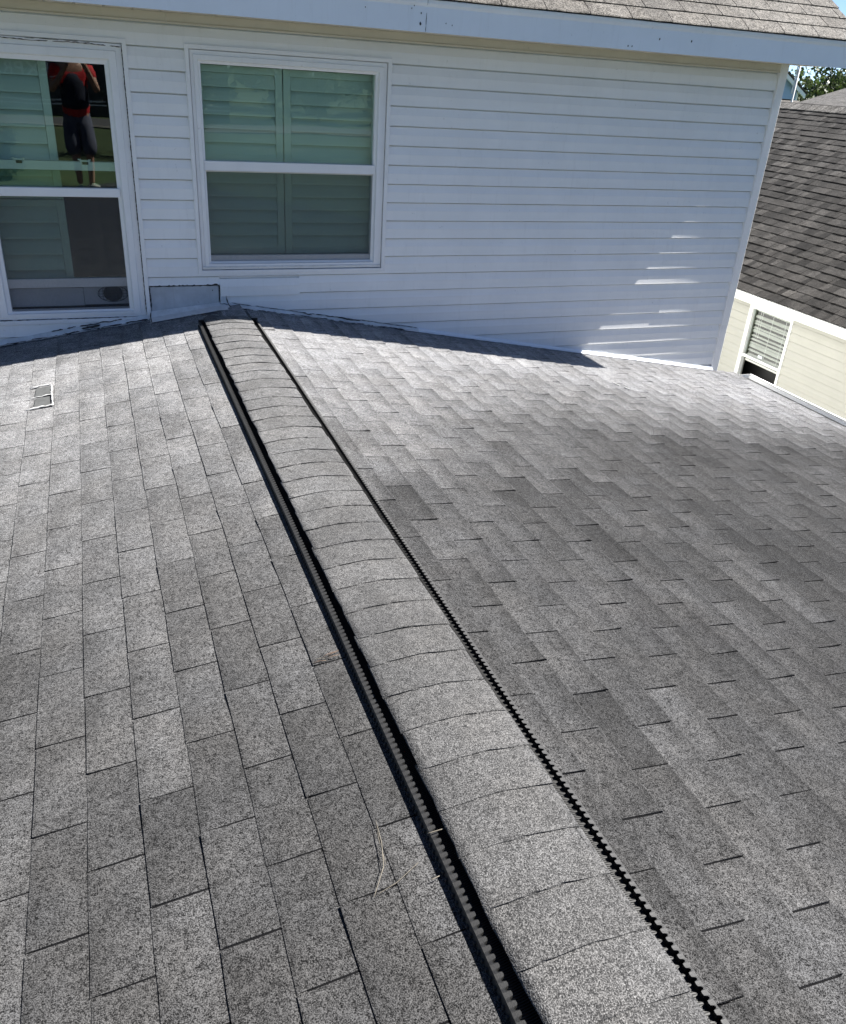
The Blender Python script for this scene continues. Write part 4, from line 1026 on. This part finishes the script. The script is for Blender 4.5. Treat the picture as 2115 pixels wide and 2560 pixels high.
V = [(hx, py, hz0), (hx, py, hz0+0.16), (hx, py+0.01, hz0+0.34), (hx, py, hz0+0.50), (hx, py+0.02, hz0+0.58), (hx, py+0.05, hz0+0.70), (hx, py+0.05, hz0+0.78),
     (hx-0.085, py, hz0-0.04), (hx-0.075, py+0.03, hz0-0.44), (hx-0.06, py, hz0-0.82),
     (hx+0.085, py, hz0-0.04), (hx+0.085, py+0.05, hz0-0.44), (hx+0.08, py+0.02, hz0-0.82),
     (hx-0.19, py, hz0+0.47), (hx-0.26, py+0.06, hz0+0.22), (CAM.x-0.085, CAM.y-0.07, hz0+0.545),
     (hx+0.19, py, hz0+0.47), (hx+0.27, py+0.10, hz0+0.24), (CAM.x+0.085, CAM.y-0.07, hz0+0.555)]
Ed = [(0, 1), (1, 2), (2, 3), (3, 4), (4, 5), (5, 6), (0, 7), (7, 8), (8, 9), (0, 10), (10, 11), (11, 12), (3, 13), (13, 14), (14, 15), (3, 16), (16, 17), (17, 18)]
Rr = [(0.15, 0.11), (0.15, 0.11), (0.16, 0.115), (0.14, 0.10), 0.055, (0.075, 0.09), (0.06, 0.07), 0.085, 0.055, 0.036, 0.085, 0.055, 0.036, 0.058, 0.042, 0.028, 0.058, 0.042, 0.028]
skin_body('body', V, Ed, Rr, M['skin'], per)
V = [(hx, py, hz0-0.12), (hx, py, hz0+0.14), (hx, py+0.01, hz0+0.34), (hx, py, hz0+0.50), (hx-0.19, py, hz0+0.47), (hx-0.235, py+0.035, hz0+0.33), (hx+0.19, py, hz0+0.47), (hx+0.24, py+0.055, hz0+0.34)]
skin_body('shirt', V, [(0, 1), (1, 2), (2, 3), (3, 4), (4, 5), (3, 6), (6, 7)], [(0.185, 0.14), (0.175, 0.132), (0.178, 0.135), (0.15, 0.112), 0.078, 0.072, 0.078, 0.072], M['red'], per)
V = [(hx, py+0.014, hz0-0.01), (hx, py+0.014, hz0+0.14), (hx, py+0.022, hz0+0.34), (hx, py+0.014, hz0+0.47)]
skin_body('vest', V, [(0, 1), (1, 2), (2, 3)], [(0.183, 0.136), (0.178, 0.136), (0.178, 0.139), (0.13, 0.108)], M['navy'], per)
V = [(hx, py, hz0+0.12), (hx, py, hz0-0.03), (hx-0.085, py, hz0-0.12), (hx-0.085, py+0.02, hz0-0.30), (hx-0.08, py+0.03, hz0-0.50), (hx+0.085, py, hz0-0.12), (hx+0.09, py+0.03, hz0-0.30), (hx+0.09, py+0.045, hz0-0.50)]
skin_body('shorts', V, [(0, 1), (1, 2), (2, 3), (3, 4), (1, 5), (5, 6), (6, 7)], [(0.145, 0.11), (0.15, 0.115), 0.105, 0.107, 0.105, 0.105, 0.107, 0.105], M['shorts'], per)
for sx, rot in ((-0.06, -0.15), (0.08, 0.75)):
    bx, by = hx+sx, py+0.0 + (0.02 if sx > 0 else 0)
    d = Vector((math.sin(rot), math.cos(rot), 0)); zz = zr(bx)
    V = [Vector((bx, by, zz+0.055))-d*0.07, Vector((bx, by, zz+0.06)), Vector((bx, by, zz+0.05))+d*0.10, Vector((bx, by, zz+0.04))+d*0.17]
    skin_body('shoe', V, [(0, 1), (1, 2), (2, 3)], [(0.042, 0.045), (0.045, 0.05), (0.047, 0.04), (0.036, 0.028)], M['shoe'], per)
V = [(hx, py+0.03, hz0+0.80), (hx, py+0.0, hz0+0.79), (hx, py-0.03, hz0+0.72)]
skin_body('hair', V, [(0, 1), (1, 2)], [(0.085, 0.06), (0.09, 0.075), (0.078, 0.06)], M['hair'], per)
# hands: palm and five fingers closed on the phone's edges
back = CAM - FWD*0.045
for s in (-1, 1):
    wr = Vector((CAM.x+s*0.085, CAM.y-0.07, hz0+0.55)); ct = back + RGT*s*0.062 - UPV*0.01 - FWD*0.012
    V = [wr, wr.lerp(ct, 0.5), ct - FWD*0.012]; E_ = [(0, 1), (1, 2)]; R2 = [0.027, (0.034, 0.02), (0.036, 0.017)]
    for q in range(4):
        b = ct + UPV*(0.034-0.021*q) - FWD*0.004; ln = (0.9, 1.0, 0.95, 0.75)[q]
        n = len(V); V += [b, b - RGT*s*0.004 + FWD*0.020*ln, b - RGT*s*0.020*ln + FWD*0.026]
        E_ += [(2, n), (n, n+1), (n+1, n+2)]; R2 += [0.010, 0.0092, 0.008]
    n = len(V); b = ct - UPV*0.03 - FWD*0.012; V += [b, b - RGT*s*0.02 + UPV*0.025 - FWD*0.006, b - RGT*s*0.028 + UPV*0.05 - FWD*0.002]; E_ += [(1, n), (n, n+1), (n+1, n+2)]; R2 += [0.012, 0.0105, 0.009]
    skin_body('hand', V, E_, R2, M['skin'], per, sub=1)
# ears, nose: small additions to the head
V = [(hx, py+0.135, hz0+0.715), (hx, py+0.150, hz0+0.695), (hx, py+0.146, hz0+0.68)]
skin_body('nose', V, [(0, 1), (1, 2)], [0.010, 0.013, 0.011], M['skin'], per, sub=1)
for s in (-1, 1):
    V = [(hx+s*0.078, py+0.045, hz0+0.73), (hx+s*0.084, py+0.04, hz0+0.70), (hx+s*0.078, py+0.045, hz0+0.675)]
    skin_body('ear', V, [(0, 1), (1, 2)], [0.012, 0.014, 0.010], M['skin'], per, sub=1)
mb = MB(); n = 10; sw = []
for i in range(n+1):
    t = i/n; sw.append((hx-0.262+0.075*t, hz0+0.385-0.020*math.sin(t*1.9)+0.035*t*t, 0.010*(1-t)*min(1, 6*t)+0.001))
a = mb.pts([(x, py+0.110, z+w_) for x, z, w_ in sw]+[(x, py+0.110, z-w_) for x, z, w_ in sw]+[(x, py+0.085, z) for x, z, w_ in sw])
for i in range(n): mb.face((a+i, a+i+1, a+n+2+i, a+n+1+i))
mb.build('sleeve_mark', M['letter'], per, fix=False)
ph = empty('phone'); tag(ph, 'black phone held up in both hands by the person on the roof', 'phone')
mb = MB()
def ploc(a, b, c_): return tuple(back + RGT*a + UPV*b + FWD*c_)
prf = [(-0.036, -0.075), (0.036, -0.075), (0.039, -0.071), (0.039, 0.071), (0.036, 0.075), (-0.036, 0.075), (-0.039, 0.071), (-0.039, -0.071)]
mb.prism(prf, lambda q, t: ploc(q[0], q[1], t), -0.008, 0.0); mb.build('case', M['phone'], ph)
mb = MB(); mb.prism([(-0.034, 0.034), (0.0, 0.034), (0.0, 0.070), (-0.034, 0.070)], lambda q, t: ploc(q[0], q[1], t), 0.0005, 0.003); mb.build('lens_block', M['phone'], ph)

# ------------------------------------------------------------------ dry straw and pine litter lying on the roof
def straw(name, label, pts, m, r_, group='dry straws on the roof'):
    P = [Vector(on_roof(x, y, h)) for x, y, h in pts]; mb = MB(); S2 = []
    for i in range(len(P)-1):
        for k in range(4): S2.append(P[i].lerp(P[i+1], k/4))
    S2.append(P[-1]); mb.tube(S2, [r_*(0.5+0.5*math.sin(math.pi*(i+1)/(len(S2)+1))) for i in range(len(S2))], 5)
    return tag(mb.build(name, m, None, smooth=True), label, 'straw', group)
straw('dry_straw', 'long pale dry straw curving across the shingles left of the vent', [(-0.297, -4.466, .014), (-0.303, -4.53, .016), (-0.317, -4.588, .013), (-0.358, -4.65, .013)], M['needle'], 0.0010)
straw('dry_straw', 'second pale straw crossing the curved one by the vent', [(-0.299, -4.47, .012), (-0.306, -4.52, .013), (-0.311, -4.585, .013)], M['needle'], 0.0008)
straw('dry_straw', 'thin straw lying aslant towards the black vent', [(-0.355, -4.648, .013), (-0.302, -4.638, .016), (-0.245, -4.61, .014)], M['needle'], 0.0007)
straw('dry_straw', 'short straw stub in the vent shadow', [(-0.235, -4.66, .013), (-0.214, -4.658, .013)], M['needle'], 0.0012)
straw('dry_straw', 'straw lying across the black vent teeth', [(-0.205, -4.560, .030), (-0.165, -4.566, .034)], M['needle'], 0.0014)
pl = tag(empty('pine_litter'), 'small tuft of dry brown pine needles on the shingles beside the black vent', 'pine needles')
rl = random.Random(4)
for i in range(9):
    x, y = -0.262+rl.uniform(-.03, .03), -3.855+rl.uniform(-.012, .012); a = rl.uniform(-0.5, 0.5); h = .009+i*.0006
    mb = MB(); mb.tube([on_roof(x-0.02*math.cos(a), y-0.02*math.sin(a), h), on_roof(x, y+0.002, h+0.001), on_roof(x+0.02*math.cos(a), y+0.02*math.sin(a), h)], [0.0005, 0.0010, 0.0004], 5)
    mb.build('needle', M['needle_brown'] if i % 3 else M['needle'], pl, smooth=True)
